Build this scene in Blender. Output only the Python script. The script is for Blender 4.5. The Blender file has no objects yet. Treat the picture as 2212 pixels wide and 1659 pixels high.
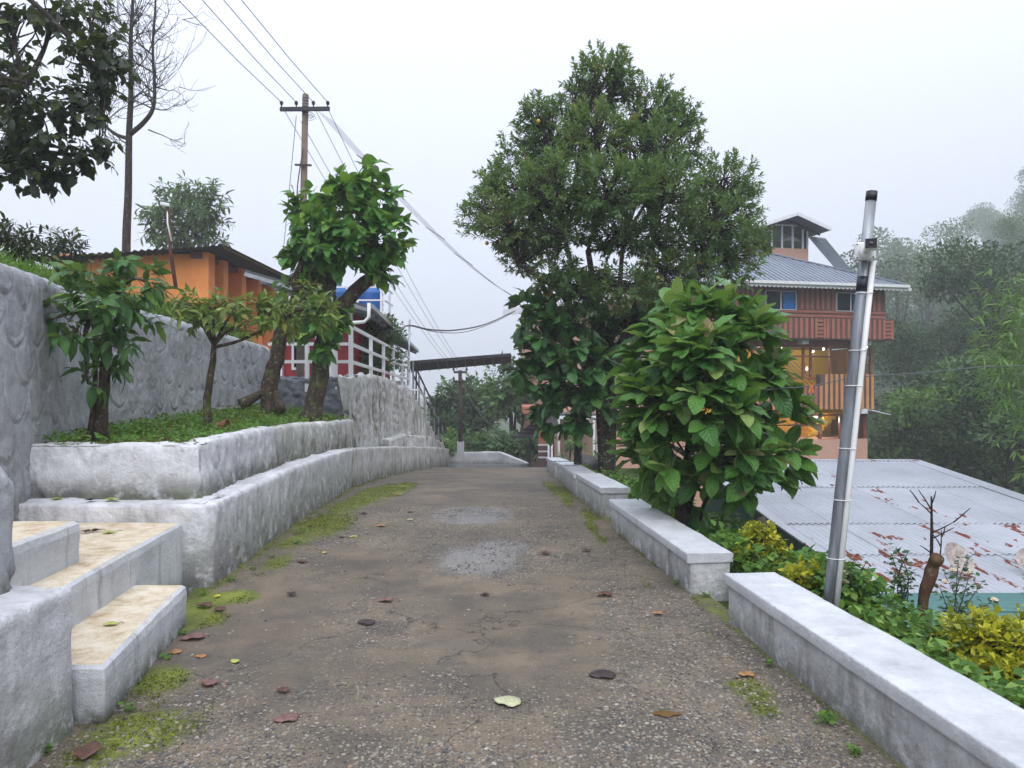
import bpy, math, random
import numpy as np
from mathutils import Vector, Matrix

# ------------------------------------------------------------------ camera, world, sun, exposure
scene = bpy.context.scene
COL = scene.collection
FPX, CX, HY, EYE = 1580.0, 1106.0, 835.0, 1.6      # focal length and horizon measured on the photo
cam_d = bpy.data.cameras.new('camera')
cam = bpy.data.objects.new('camera', cam_d)
COL.objects.link(cam)
cam_d.sensor_width = 36.0
cam_d.lens = 36.0 * FPX / 2212.0
cam_d.shift_y = (HY - 829.5) / 2212.0
cam_d.clip_start = 0.05
cam_d.clip_end = 3000.0
cam.location = (0, 0, EYE)
cam.rotation_euler = (math.radians(90), 0, 0)
scene.camera = cam

SUN_EL, SUN_AZ = math.radians(52), math.radians(172)   # soft glow from high behind the camera
world = bpy.data.worlds.new('World')
scene.world = world
world.use_nodes = True
wn, wl = world.node_tree.nodes, world.node_tree.links
wn.clear()
w_out = wn.new('ShaderNodeOutputWorld')
w_bg = wn.new('ShaderNodeBackground')
w_sky = wn.new('ShaderNodeTexSky')
w_sky.sky_type = 'NISHITA'
w_sky.sun_disc = False
w_sky.sun_elevation = SUN_EL
w_sky.sun_rotation = SUN_AZ
w_sky.dust_density = 6.0
w_sky.air_density = 1.0
w_hs = wn.new('ShaderNodeHueSaturation')            # a cloud deck takes the blue out of the sky
w_hs.inputs['Saturation'].default_value = 0.25
w_mix = wn.new('ShaderNodeMix')
w_mix.data_type = 'RGBA'
w_mix.inputs['Factor'].default_value = 0.85
# overcast cloud layer, standard CIE luminance: the zenith is about three times the horizon
w_tc = wn.new('ShaderNodeTexCoord')
w_sep = wn.new('ShaderNodeSeparateXYZ')
wl.new(w_tc.outputs['Generated'], w_sep.inputs[0])
w_z = wn.new('ShaderNodeMath'); w_z.operation = 'MAXIMUM'; w_z.inputs[1].default_value = 0.0
wl.new(w_sep.outputs[2], w_z.inputs[0])
w_cie = wn.new('ShaderNodeMath'); w_cie.operation = 'MULTIPLY_ADD'
w_cie.inputs[1].default_value = 2.0 / 3.0; w_cie.inputs[2].default_value = 1.0 / 3.0
wl.new(w_z.outputs[0], w_cie.inputs[0])
w_vm = wn.new('ShaderNodeVectorMath'); w_vm.operation = 'SCALE'
w_vm.inputs[0].default_value = (10.9, 11.5, 13.6)
wl.new(w_cie.outputs[0], w_vm.inputs['Scale'])
wl.new(w_vm.outputs[0], w_mix.inputs[7])
wl.new(w_sky.outputs[0], w_hs.inputs['Color'])
wl.new(w_hs.outputs[0], w_mix.inputs[6])
wl.new(w_mix.outputs[2], w_bg.inputs['Color'])
w_bg.inputs['Strength'].default_value = 0.15
wl.new(w_bg.outputs[0], w_out.inputs['Surface'])

sun_d = bpy.data.lights.new('sun', 'SUN')
sun_d.energy = 1.25
sun_d.angle = math.radians(60)
sun_d.color = (1.0, 0.97, 0.92)
sun = bpy.data.objects.new('sun', sun_d)
COL.objects.link(sun)
sun.rotation_euler = Vector((math.sin(SUN_AZ) * math.cos(SUN_EL), math.cos(SUN_AZ) * math.cos(SUN_EL),
                             math.sin(SUN_EL))).to_track_quat('Z', 'Y').to_euler()
vs = scene.view_settings
vs.view_transform = 'Standard'
vs.look = 'None'
vs.gamma = 1.0
vs.use_curve_mapping = False
vs.exposure = 0.36
scene.cycles.max_bounces = 5
scene.cycles.volume_bounces = 2
scene.cycles.transparent_max_bounces = 12
scene.cycles.use_denoising = True

# ------------------------------------------------------------------ helpers
RNG = np.random.default_rng(7)
random.seed(7)


def U(px, py, d):
    """photo position (2212-wide view) at depth d -> world"""
    return Vector(((px - CX) / FPX * d, d, EYE + (HY - py) / FPX * d))


def lin(c):
    c = np.array(c, float) / 255.0
    return tuple(np.where(c <= 0.04045, c / 12.92, ((c + 0.055) / 1.055) ** 2.4)) + (1.0,)


def vnoise(x, y, z=0.0, seed=0):
    """smooth value noise in [-1, 1], vectorised"""
    x, y, z = np.broadcast_arrays(np.asarray(x, float), np.asarray(y, float), np.asarray(z, float))
    xi, yi, zi = np.floor(x).astype(np.int64), np.floor(y).astype(np.int64), np.floor(z).astype(np.int64)
    fx, fy, fz = x - xi, y - yi, z - zi
    fx, fy, fz = fx * fx * (3 - 2 * fx), fy * fy * (3 - 2 * fy), fz * fz * (3 - 2 * fz)

    def h(a, b, c):
        n = (a * 374761393 + b * 668265263 + c * 2147483647 + seed * 974634777) & 0xFFFFFFFF
        n = ((n ^ (n >> 13)) * 1274126177) & 0xFFFFFFFF
        n = ((n ^ (n >> 16)) * 2246822519) & 0xFFFFFFFF
        return ((n ^ (n >> 15)) & 0xFFFF) / 32767.5 - 1.0
    r = 0
    for dx in (0, 1):
        for dy in (0, 1):
            for dz in (0, 1):
                w = (fx if dx else 1 - fx) * (fy if dy else 1 - fy) * (fz if dz else 1 - fz)
                r = r + w * h(xi + dx, yi + dy, zi + dz)
    return r


def fbm(x, y, z=0.0, o=3, seed=0):
    r, a = 0, 1.0
    for k in range(o):
        r = r + a * vnoise(np.asarray(x) * 2 ** k, np.asarray(y) * 2 ** k, np.asarray(z) * 2 ** k, seed + k)
        a *= 0.5
    return r


def sstep(a, b, x):
    t = np.clip((np.asarray(x, float) - a) / (b - a), 0, 1)
    return t * t * (3 - 2 * t)


def link(o, parent=None):
    COL.objects.link(o)
    if parent is not None:
        o.parent = parent
    return o


def tag(o, label=None, cat=None, group=None, kind=None):
    if label: o['label'] = label
    if cat: o['category'] = cat
    if group: o['group'] = group
    if kind: o['kind'] = kind
    return o


def thing(name, label, cat, loc=(0, 0, 0), rz=0.0, group=None):
    o = bpy.data.objects.new(name, None)
    o.empty_display_size = 0.1
    link(o)
    o.location = loc
    o.rotation_euler = (0, 0, rz)
    return tag(o, label, cat, group)


def np_mesh(name, verts, faces, mat=None, smooth=False, attrs=None):
    """fast mesh: verts (N,3), faces (M,k) with one k, or list of such arrays"""
    me = bpy.data.meshes.new(name)
    verts = np.asarray(verts, np.float32)
    fl = faces if isinstance(faces, list) else [faces]
    fl = [np.asarray(f, np.int32) for f in fl if len(f)]
    me.vertices.add(len(verts))
    me.vertices.foreach_set('co', verts.ravel())
    idx = np.concatenate([f.ravel() for f in fl])
    tot = np.concatenate([np.full(len(f), f.shape[1], np.int32) for f in fl])
    st = np.concatenate([[0], np.cumsum(tot)[:-1]]).astype(np.int32)
    me.loops.add(len(idx))
    me.loops.foreach_set('vertex_index', idx)
    me.polygons.add(len(tot))
    me.polygons.foreach_set('loop_start', st)
    if smooth:
        me.polygons.foreach_set('use_smooth', np.ones(len(tot), bool))
    for k, v in (attrs or {}).items():
        v = np.asarray(v, np.float32)
        a = me.attributes.new(k, 'FLOAT' if v.ndim == 1 else 'FLOAT_VECTOR', 'POINT')
        a.data.foreach_set('value' if v.ndim == 1 else 'vector', v.ravel())
    if mat: me.materials.append(mat)
    me.update(calc_edges=True)
    return me


class MB:
    """collects shapes for ONE mesh object"""
    def __init__(s):
        s.v, s.f = [], []

    def add(s, vs, fs):
        n = len(s.v)
        s.v += [tuple(p) for p in vs]
        s.f += [tuple(i + n for i in f) for f in fs]
        return s

    def box(s, x0, x1, y0, y1, z0, z1):
        return s.add([(x, y, z) for z in (z0, z1) for y in (y0, y1) for x in (x0, x1)],
                     [(0, 2, 3, 1), (4, 5, 7, 6), (0, 1, 5, 4), (2, 6, 7, 3), (0, 4, 6, 2), (1, 3, 7, 5)])

    def obox(s, a, b, w, h, up=(0, 0, 1)):
        """bar of section w x h from a to b"""
        a, b = Vector(a), Vector(b)
        t = (b - a).normalized()
        u = Vector(up)
        r = t.cross(u)
        if r.length < 1e-4: r = t.cross(Vector((1, 0, 0)))
        r.normalize()
        u = r.cross(t)
        r, u = r * w / 2, u * h / 2
        return s.add([a - r - u, a + r - u, a + r + u, a - r + u, b - r - u, b + r - u, b + r + u, b - r + u],
                     [(3, 2, 1, 0), (4, 5, 6, 7), (0, 1, 5, 4), (1, 2, 6, 5), (2, 3, 7, 6), (3, 0, 4, 7)])

    def tube(s, pts, rad, n=8, caps=True):
        pts = [Vector(p) for p in pts]
        if not hasattr(rad, '__len__'): rad = [rad] * len(pts)
        o = len(s.v)
        prev = None
        for i, p in enumerate(pts):
            t = pts[min(i + 1, len(pts) - 1)] - pts[max(i - 1, 0)]
            if t.length < 1e-9: t = Vector((0, 0, 1))
            t.normalize()
            if prev is None:
                r = t.cross(Vector((0.31, 0.95, 0.05)))
                if r.length < 0.05: r = t.cross(Vector((1, 0, 0)))
            else:
                r = prev - t * prev.dot(t)
            r.normalize()
            prev = r
            q = t.cross(r)
            for k in range(n):
                a = 2 * math.pi * k / n
                s.v.append(tuple(p + (r * math.cos(a) + q * math.sin(a)) * rad[i]))
        for i in range(len(pts) - 1):
            for k in range(n):
                a, b = o + i * n + k, o + i * n + (k + 1) % n
                s.f.append((a, b, b + n, a + n))
        if caps:
            s.f.append(tuple(o + k for k in range(n))[::-1])
            s.f.append(tuple(o + (len(pts) - 1) * n + k for k in range(n)))
        return s

    def prism(s, poly, z0, z1):
        n = len(poly)
        return s.add([(p[0], p[1], z0) for p in poly] + [(p[0], p[1], z1) for p in poly],
                     [tuple(range(n))[::-1], tuple(range(n, 2 * n))] + [(i, (i + 1) % n, (i + 1) % n + n, i + n) for i in range(n)])

    def lathe(s, prof, c=(0, 0, 0), n=16):
        """profile [(r, z)] about the vertical through c"""
        o = len(s.v)
        for r, z in prof:
            for k in range(n):
                a = 2 * math.pi * k / n
                s.v.append((c[0] + r * math.cos(a), c[1] + r * math.sin(a), c[2] + z))
        for i in range(len(prof) - 1):
            for k in range(n):
                a, b = o + i * n + k, o + i * n + (k + 1) % n
                s.f.append((a, b, b + n, a + n))
        s.f.append(tuple(o + k for k in range(n))[::-1])
        s.f.append(tuple(o + (len(prof) - 1) * n + k for k in range(n)))
        return s

    def build(s, name, mat, parent=None, smooth=False, bevel=0.0, loc=None):
        me = bpy.data.meshes.new(name)
        me.from_pydata(s.v, [], s.f)
        me.materials.append(mat)
        if smooth:
            me.polygons.foreach_set('use_smooth', [True] * len(me.polygons))
        o = link(bpy.data.objects.new(name, me), parent)
        if loc is not None: o.location = loc
        if bevel:
            m = o.modifiers.new('edge', 'BEVEL')
            m.width = bevel
            m.segments = 2
            m.limit_method = 'ANGLE'
        return o


def obj(name, me, parent=None):
    return link(bpy.data.objects.new(name, me), parent)


def spline(pts, n):
    """Catmull-Rom through pts, n samples per span"""
    P = [Vector(p) for p in pts]
    P = [P[0] * 2 - P[1]] + P + [P[-1] * 2 - P[-2]]
    out = []
    for i in range(1, len(P) - 2):
        for k in range(n):
            t = k / n
            a, b, c, d = P[i - 1], P[i], P[i + 1], P[i + 2]
            out.append(0.5 * ((2 * b) + (c - a) * t + (2 * a - 5 * b + 4 * c - d) * t * t + (3 * b - a - 3 * c + d) * t ** 3))
    out.append(P[-2].copy())
    return out


# ------------------------------------------------------------------ materials
class NT:
    def __init__(s, name):
        s.m = bpy.data.materials.new(name)
        s.m.use_nodes = True
        s.t = s.m.node_tree
        s.b = s.t.nodes['Principled BSDF']
        s.out = s.t.nodes['Material Output']

    def n(s, typ, **kw):
        nd = s.t.nodes.new('ShaderNode' + typ)
        for k, v in kw.items():
            if k in ('i',):
                for kk, vv in v.items(): s.set(nd.inputs[kk], vv)
            else:
                setattr(nd, k, v)
        return nd

    def set(s, sock, v):
        if isinstance(v, bpy.types.NodeSocket):
            s.t.links.new(v, sock)
        else:
            sock.default_value = v

    def pos(s, scale=(1, 1, 1), local=False):
        src = s.n('TexCoord').outputs['Object'] if local else s.n('NewGeometry').outputs['Position']
        return s.n('Mapping', i={'Vector': src, 'Scale': scale}).outputs[0]

    def noise(s, scale, vec=None, detail=3.0, rough=0.55):
        nd = s.n('TexNoise', i={'Scale': scale, 'Detail': detail, 'Roughness': rough})
        s.set(nd.inputs['Vector'], vec if vec is not None else s.pos())
        return nd.outputs['Fac']

    def ramp(s, fac, stops, interp='LINEAR'):
        nd = s.n('ValToRGB')
        nd.color_ramp.interpolation = interp
        e = nd.color_ramp.elements
        while len(e) < len(stops): e.new(0.5)
        for q, (p, c) in zip(e, stops):
            q.position = p
            q.color = c if len(c) == 4 else tuple(c) + (1,)
        s.set(nd.inputs[0], fac)
        return nd.outputs[0]

    def mask(s, fac, a, b):
        nd = s.n('MapRange', i={'Value': fac, 'From Min': a, 'From Max': b})
        nd.clamp = True
        return nd.outputs[0]

    def math(s, op, a, b=0.0, clamp=False):
        nd = s.n('Math', operation=op, use_clamp=clamp)
        s.set(nd.inputs[0], a)
        s.set(nd.inputs[1], b)
        return nd.outputs[0]

    def mix(s, fac, a, b, mode='MIX'):
        nd = s.n('Mix', data_type='RGBA', blend_type=mode)
        s.set(nd.inputs[0], fac)
        s.set(nd.inputs[6], a)
        s.set(nd.inputs[7], b)
        return nd.outputs[2]

    def attr(s, name):
        return s.n('Attribute', attribute_name=name)

    def bump(s, h, strength=0.4, dist=0.01, prev=None):
        nd = s.n('Bump', i={'Strength': strength, 'Distance': dist, 'Height': h})
        if prev is not None: s.set(nd.inputs['Normal'], prev)
        return nd.outputs[0]

    def done(s, col=None, rough=0.7, normal=None, metal=0.0, spec=0.5, **kw):
        if col is not None: s.set(s.b.inputs['Base Color'], col)
        s.set(s.b.inputs['Roughness'], rough)
        s.set(s.b.inputs['Metallic'], metal)
        s.set(s.b.inputs['Specular IOR Level'], spec)
        if normal is not None: s.set(s.b.inputs['Normal'], normal)
        for k, v in kw.items(): s.set(s.b.inputs[k.replace('_', ' ')], v)
        return s.m


def simple(name, col, rough=0.6, metal=0.0, var=0.25, scale=6.0, bump=0.15, local=False, dist=0.004):
    t = NT(name)
    p = t.pos(local=local)
    f = t.noise(scale, p, 4)
    c = tuple(col)[:3]
    lo = tuple(x * (1 - var) for x in c) + (1,)
    hi = tuple(min(1, x * (1 + var)) for x in c) + (1,)
    g = t.noise(scale * 9, p, 3)
    return t.done(t.ramp(f, [(0.3, lo), (0.7, hi)]), rough, t.bump(g, bump, dist) if bump else None, metal)


def plaster(name, base, dirt=(0.10, 0.105, 0.07, 1), amt=0.5, moss=0.0, rough=0.8, fine=0.35, streak=0.5, mottle=0.74):
    """lime-washed render with rain streaks, grime and pitting"""
    t = NT(name)
    p = t.pos()
    a = t.noise(1.6, p, 5, 0.6)
    lo = tuple(x * 0.80 for x in base[:3]) + (1,)
    hi = tuple(min(.9, x * 1.1) for x in base[:3]) + (1,)
    c = t.ramp(a, [(0.32, lo), (0.66, hi)])
    s1 = t.noise(5.0, t.pos((1.6, 1.6, 0.22)), 6, 0.65)
    s2 = t.mask(t.noise(0.9, p, 4, .6), 0.36, 0.62)
    amt_s = t.math('MULTIPLY', s2, amt)
    sm = t.math('MULTIPLY', t.mask(s1, 0.52 - 0.1 * streak, 0.72), amt_s)
    c = t.mix(sm, c, dirt)
    blot = t.noise(11.0, p, 6, 0.7)
    bm = t.math('MULTIPLY', t.mask(blot, 0.60, 0.74), amt * 0.8)
    c = t.mix(bm, c, (0.16, 0.16, 0.14, 1))
    if moss:
        mm = t.math('MULTIPLY', t.mask(t.noise(2.3, p, 5, 0.7), 0.52, 0.70), moss)
        c = t.mix(mm, c, (0.16, 0.17, 0.045, 1))
    low = t.attr('low').outputs['Fac']                       # splash-back grime above the ground
    lm = t.math('MULTIPLY', low, t.mask(t.noise(7.0, p, 5, 0.7), 0.28, 0.50))
    c = t.mix(t.math('MULTIPLY', lm, 0.85), c, t.ramp(t.noise(3.0, p, 4), [(.4, (0.055, 0.052, 0.038, 1)), (.6, (0.085, 0.10, 0.04, 1))]))
    mid = t.noise(8.0, p, 5, .7)
    c = t.mix(1.0, c, t.ramp(mid, [(.3, (mottle, mottle, mottle, 1)), (.6, (1.05, 1.05, 1.05, 1))]), 'MULTIPLY')
    b1 = t.bump(t.noise(22.0, p, 6, 0.68), min(1, fine * 1.9), 0.03)
    pit = t.n('TexVoronoi', i={'Scale': 34.0, 'Vector': p}).outputs['Distance']
    b2 = t.bump(t.mask(pit, 0.0, 0.22), fine * 0.5, 0.004, b1)
    return t.done(c, rough, b2, spec=0.3)


def leafmat(name, dark, light, young=None, rough=0.4, vein=0.5, trans=0.25, spec=0.5, brown=None):
    t = NT(name)
    r = t.n('ObjectInfo').outputs['Random']
    a = t.attr('rnd').outputs['Fac']
    f = t.math('FRACT', t.math('ADD', r, a))
    stops = [(0.0, dark), (0.55, light)]
    if young: stops += [(0.86, light), (0.97, young)]
    if brown: stops += [(0.992, brown)]
    c = t.ramp(f, stops)
    if vein:                                                 # scorch spots and nibbled, yellowing patches
        c = t.mix(t.math('MULTIPLY', t.mask(t.noise(13, None, 5, .7), .60, .68), .7), c, (.20, .17, .035, 1))
        c = t.mix(t.mask(t.noise(31, None, 4, .65), .685, .70), c, (.07, .04, .02, 1))
    sx = t.n('SeparateXYZ', i={0: t.attr('luv').outputs['Vector']})
    u, v = sx.outputs[0], sx.outputs[1]
    nrm = None
    if vein:
        au = t.math('ABSOLUTE', u)
        w = t.math('SINE', t.math('SUBTRACT', t.math('MULTIPLY', v, 52.0), t.math('MULTIPLY', au, 13.0)))
        w = t.math('MULTIPLY', t.math('ADD', w, 1.0), 0.5)
        mid = t.mask(au, 0.10, 0.03)
        vv = t.math('MAXIMUM', t.math('MULTIPLY', t.math('POWER', w, 6.0), 0.6), mid)
        c = t.mix(t.math('MULTIPLY', vv, vein * 0.5), c, tuple(min(1, x * 2.3 + 0.03) for x in light[:3]) + (1,))
        nrm = t.bump(t.math('SUBTRACT', w, vv), vein, 0.012)
    m = t.done(c, rough, nrm, spec=spec)
    if trans:
        tr = t.n('BsdfTranslucent', i={'Color': t.mix(0.5, c, (0.30, 0.42, 0.05, 1))})
        mx = t.n('MixShader', i={0: trans, 1: t.b.outputs[0], 2: tr.outputs[0]})
        t.t.links.new(mx.outputs[0], t.out.inputs['Surface'])
    return m


def barkmat(name, col=(0.06, 0.05, 0.042), lichen=0.5, moss=0.3):
    t = NT(name)
    p = t.pos()
    c = t.ramp(t.noise(14, t.pos((1, 1, 0.3)), 5), [(0.3, tuple(x * .5 for x in col) + (1,)), (0.7, tuple(x * 1.5 for x in col) + (1,))])
    c = t.mix(t.math('MULTIPLY', t.mask(t.noise(17, p, 4, .65), 0.57, 0.64), lichen), c, (0.33, 0.36, 0.30, 1))
    c = t.mix(t.math('MULTIPLY', t.mask(t.noise(6, p, 4, .65), 0.52, 0.64), moss), c, (0.10, 0.13, 0.03, 1))
    return t.done(c, 0.9, t.bump(t.noise(40, t.pos((1, 1, 0.35)), 5), 0.8, 0.02), spec=0.2)


# ------------------------------------------------------------------ leaves, twigs
def leaf_proto(L, W, n=4, fold=0.25, droop=0.25, kind='ovate', wav=0.0, seed=0):
    """one leaf along +Y, top +Z: (verts, quads, luv)"""
    r = np.random.default_rng(seed)
    ts = np.linspace(0, 1, n + 1)
    vs_, uv = [], []
    for t in ts:
        if kind == 'heart': w = W * (1.25 * (1 - t) ** 0.55 * min(1, t * 5 + .12) * (1 + .25 * t))
        elif kind == 'lance': w = W * math.sin(math.pi * min(1, t * 0.97 + 0.015)) ** 0.8
        elif kind == 'obov': w = W * math.sin(math.pi * t ** 1.3 * 0.98 + 0.03) ** 0.62
        else: w = W * math.sin(math.pi * t ** 0.85 * 0.97 + 0.06) ** 0.9
        w = max(w, 0.02 * W)
        y = L * (t - 0.12 * droop * t * t)
        z = -L * droop * t * t
        k = wav * W * (1 if int(round(t * n)) % 2 else -1) * (0.6 + 0.8 * r.random()) if 0 < t < 1 else 0
        vs_ += [(-w / 2, y, z + fold * w / 2 + k), (0, y, z), (w / 2, y, z + fold * w / 2 - k * .7)]
        uv += [(-1, t, 0), (0, t, 0), (1, t, 0)]
    q = []
    for i in range(n):
        a = 3 * i
        q += [(a, a + 1, a + 4, a + 3), (a + 1, a + 2, a + 5, a + 4)]
    return np.array(vs_, float), np.array(q), np.array(uv, float)


def leaf_tiny(L, W, fold=0.3):
    v = np.array([(0, 0, 0), (W / 2, L * .45, fold * W / 2), (0, L, -L * .1), (-W / 2, L * .45, fold * W / 2)], float)
    return v, np.array([(0, 1, 2), (0, 2, 3)]), np.array([(0, 0, 0), (1, .45, 0), (0, 1, 0), (-1, .45, 0)], float)


def frame(p, d, up, s):
    """4x4 with Y along d, Z near up"""
    d = np.asarray(d, float)
    d = d / (np.linalg.norm(d) + 1e-9)
    up = np.asarray(up, float)
    x = np.cross(d, up)
    n = np.linalg.norm(x)
    if n < 1e-5: x, n = np.array([1.0, 0, 0]), 1
    x = x / n
    z = np.cross(x, d)
    M = np.eye(4)
    M[:3, 0], M[:3, 1], M[:3, 2], M[:3, 3] = x * s, d * s, z * s, p
    return M


def frames(P, D, Up, S):
    """frame() for many leaves at once"""
    P, D, Up = np.asarray(P, float), np.asarray(D, float), np.asarray(Up, float)
    D = D / (np.linalg.norm(D, axis=1, keepdims=True) + 1e-9)
    X = np.cross(D, Up)
    X = X / (np.linalg.norm(X, axis=1, keepdims=True) + 1e-9)
    Z = np.cross(X, D)
    R = np.zeros((len(P), 4, 4))
    S = np.asarray(S)[:, None]
    R[:, :3, 0], R[:, :3, 1], R[:, :3, 2], R[:, :3, 3], R[:, 3, 3] = X * S, D * S, Z * S, P, 1
    return R


def leaves_mesh(name, protos, mats, mat, smooth=True, rnd=None):
    V, F, A, R = [], [], [], []
    o = 0
    mats = np.asarray(mats)
    k = len(protos)
    for i in range(k):
        v, q, uv = protos[i]
        M = mats[i::k]
        if not len(M): continue
        W = np.einsum('mij,nj->mni', M[:, :3, :3], v) + M[:, None, :3, 3]
        m = len(M)
        V.append(W.reshape(-1, 3))
        F.append((q[None] + (o + np.arange(m) * len(v))[:, None, None]).reshape(-1, q.shape[1]))
        A.append(np.tile(uv, (m, 1)))
        rr = RNG.random(m) if rnd is None else np.asarray(rnd)[i::k]
        R.append(np.repeat(rr, len(v)))
        o += m * len(v)
    return np_mesh(name, np.concatenate(V), np.concatenate(F), mat, smooth,
                   {'luv': np.concatenate(A), 'rnd': np.concatenate(R)})


def foliage(parent, protos, mats, mat, n_parts=0, loc=(0, 0, 0), stuff='foliage'):
    """the n_parts leaves that show largest become parts named leaf, the rest one stuff part; mats are world"""
    mats = [np.array(m) for m in mats]
    L = np.array(loc, float)
    for m in mats: m[:3, 3] -= L
    camv = np.array([0, 0, EYE]) - L
    if n_parts:
        dist = np.array([np.linalg.norm(m[:3, 3] - camv) for m in mats])
        order = np.argsort(dist)
        mes = [np_mesh('leaf', v, q, mat, True, {'luv': uv}) for v, q, uv in protos]
        for j, i in enumerate(order[:n_parts]):
            o = bpy.data.objects.new('leaf', mes[j % len(mes)])
            link(o, parent)
            o.matrix_local = Matrix(mats[i].tolist())
        mats = [mats[i] for i in order[n_parts:]]
    if mats:
        o = obj(stuff, leaves_mesh(stuff, protos, mats, mat), parent)
        o['kind'] = 'stuff'


def rdir():
    v = RNG.normal(size=3)
    return v / np.linalg.norm(v)


def sprig(c, d, n, ln, size, ang=0.9, out=None, whorl=False):
    """n leaves along a twig from c in direction d"""
    c, d = np.asarray(c, float), np.asarray(d, float)
    d = d / np.linalg.norm(d)
    a = np.cross(d, [0.2, 0.1, 1.0])
    a = a / (np.linalg.norm(a) + 1e-9)
    b = np.cross(d, a)
    res = [] if out is None else out
    ph = RNG.random() * 6.28
    for i in range(n):
        t = (i + 0.5) / n
        if whorl: t = 0.6 + 0.4 * t
        ph += 2.4 + RNG.normal() * 0.3
        side = a * math.cos(ph) + b * math.sin(ph)
        al = ang * (0.75 + 0.5 * RNG.random()) * (1.15 - 0.5 * t)
        ld = d * math.cos(al) + side * math.sin(al) + np.array([0, 0, -0.12])
        up = np.array([0, 0, 1.0]) + RNG.normal(size=3) * 0.35 + d * 0.3
        res.append(frame(c + d * ln * t, ld, up, size * (0.55 + 0.75 * RNG.random())))
    return res


def lobe_clumps(lobes, dref, k, shell=0.55):
    """lobes: (px, py, rx, ry, depth offset m) -> list of (clump centre, outward dir, lobe centre)"""
    out = []
    for lb in lobes:
        px, py, rx, ry = lb[:4]
        dd = dref + (lb[4] if len(lb) > 4 else 0)
        c = np.array(U(px, py, dd))
        R = np.array([rx, 0.5 * (rx + ry), ry]) * dd / FPX
        kk = max(2, int(k * rx * ry / 4000.0))
        for _ in range(kk):
            n = rdir()
            q = c + n * R * (shell + (1 - shell) * RNG.random() ** 0.6)
            out.append((q, n, c))
    return out

# ------------------------------------------------------------------ shared materials
M = {}
M['wall_white'] = plaster('whitewash', (0.68, 0.69, 0.72), dirt=(0.12, 0.12, 0.09, 1), amt=0.65, mottle=.82)
M['wall_mossy'] = plaster('whitewash_weathered', (0.67, 0.675, 0.665), dirt=(0.085, 0.07, 0.035, 1), amt=1.0, moss=0.6, streak=1.3)
M['wall_grey'] = plaster('grey_render', (0.43, 0.445, 0.48), dirt=(0.13, 0.14, 0.14, 1), amt=0.6)
M['wall_mid'] = plaster('pale_grey_render', (0.52, 0.535, 0.57), amt=0.6)
M['wall_dark'] = plaster('dark_grey_render', (0.17, 0.185, 0.22), dirt=(0.10, 0.11, 0.11, 1), amt=0.5)
M['white_dimmed'] = plaster('whitewash_dimmed', (0.54, 0.56, 0.585), amt=0.22, fine=0.25, mottle=.90)  # same paint as the walls, colour darkened to offset light on the tops
M['white_paint'] = simple('white_paint', (0.72, 0.74, 0.76), 0.45, var=0.08, bump=0.05)
M['pvc'] = simple('white_pvc', (0.70, 0.71, 0.70), 0.4, var=0.06, bump=0.0)
M['black'] = simple('black_plastic', (0.012, 0.012, 0.014), 0.45, var=0.2, bump=0.05)
M['wire'] = simple('cable_grey', (0.10, 0.105, 0.115), 0.6, var=0.1, bump=0.0)
M['dark_metal'] = simple('dark_metal', (0.035, 0.036, 0.042), 0.5, 0.4, var=0.3, bump=0.1)
M['soil'] = simple('soil', (0.06, 0.04, 0.026), 0.95, var=0.4, scale=9, bump=0.8, dist=0.03)

GZ = {'y': [-50, 9, 12, 15, 20, 24, 29, 33, 45, 80, 200, 700], 'z': [0, 0, -0.09, -0.3, -0.7, -1.05, -1.54, -1.85, -3.2, -6, -9, -12]}


def zr(y):
    return np.interp(y, GZ['y'], GZ['z'])


def xw(y):
    """road-side face of the low wall"""
    return np.interp(y, [-10, 2.6, 4.96, 8.3, 10.9, 12.9, 20, 40], [2.4, 1.70, 1.45, 1.15, 0.97, 0.93, 0.94, 0.94])


def xb(y):
    """road-side face of the bench wall"""
    return np.interp(y, [-10, 3.4, 5.8, 8.6, 12.5, 14.7, 20, 29, 60], [-1.95, -2.05, -2.39, -2.53, -2.72, -2.8, -2.65, -2.48, -2.5])


def xl(y):
    """face of the tall grey wall"""
    return np.interp(y, [-10, 4.5, 6.1, 7.74, 10, 14.3, 40], [-3.6, -3.7, -4.0, -4.46, -4.6, -4.68, -4.7])


def hground(x, y):
    x, y = np.asarray(x, float), np.asarray(y, float)
    z = zr(y) - 0.06
    # left: bank on top of the tall wall, then the slope beyond the houses
    hl = 2.50 + 0.24 * np.clip(xl(y) - x, 0, 4) + 0.08 * vnoise(x * .9, y * .9, 0, 3)
    hl = hl + (1.60 - hl) * sstep(13.6, 14.4, y) * sstep(-9.5, -8, x)
    hb = zr(y) + 0.3 + 0.08 * np.clip(-4 - x, 0, 30) + .2 * vnoise(x * .4, y * .4, 0, 5)
    hl = hl + (hb - hl) * sstep(22.5, 30, y)
    m = sstep(0.05, 0.3, xl(y) - x)
    z = z + (hl - z) * m
    # right: bank falling to the sheds and the valley, then the wooded hill
    st = xw(y) + 0.40 + 3.2 * sstep(17, 26, y)
    u = x - st
    drop = 0.12 * sstep(0, .5, u) + 2.7 * sstep(0.45, 3.0, u) + 1.6 * sstep(4, 16, u)
    z = z - np.where(u > 0, drop, 0)
    hu = 0.9 * x - 0.3 * y - 6 + 2.0 * vnoise(x * .05, y * .05, 0, 9)
    hill = 0.72 * np.clip(hu, 0, 130) + 0.8 * vnoise(x * .11, y * .11, 0, 11) * sstep(0, 6, hu)
    far = sstep(20, 38, y) + sstep(16, 26, x)
    z = z + np.where(x > 8, hill * np.clip(far, 0, 1), 0)
    return z


def axis(parts):
    return np.unique(np.round(np.concatenate([np.arange(a, b, s) for a, b, s in parts]), 3))


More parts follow.
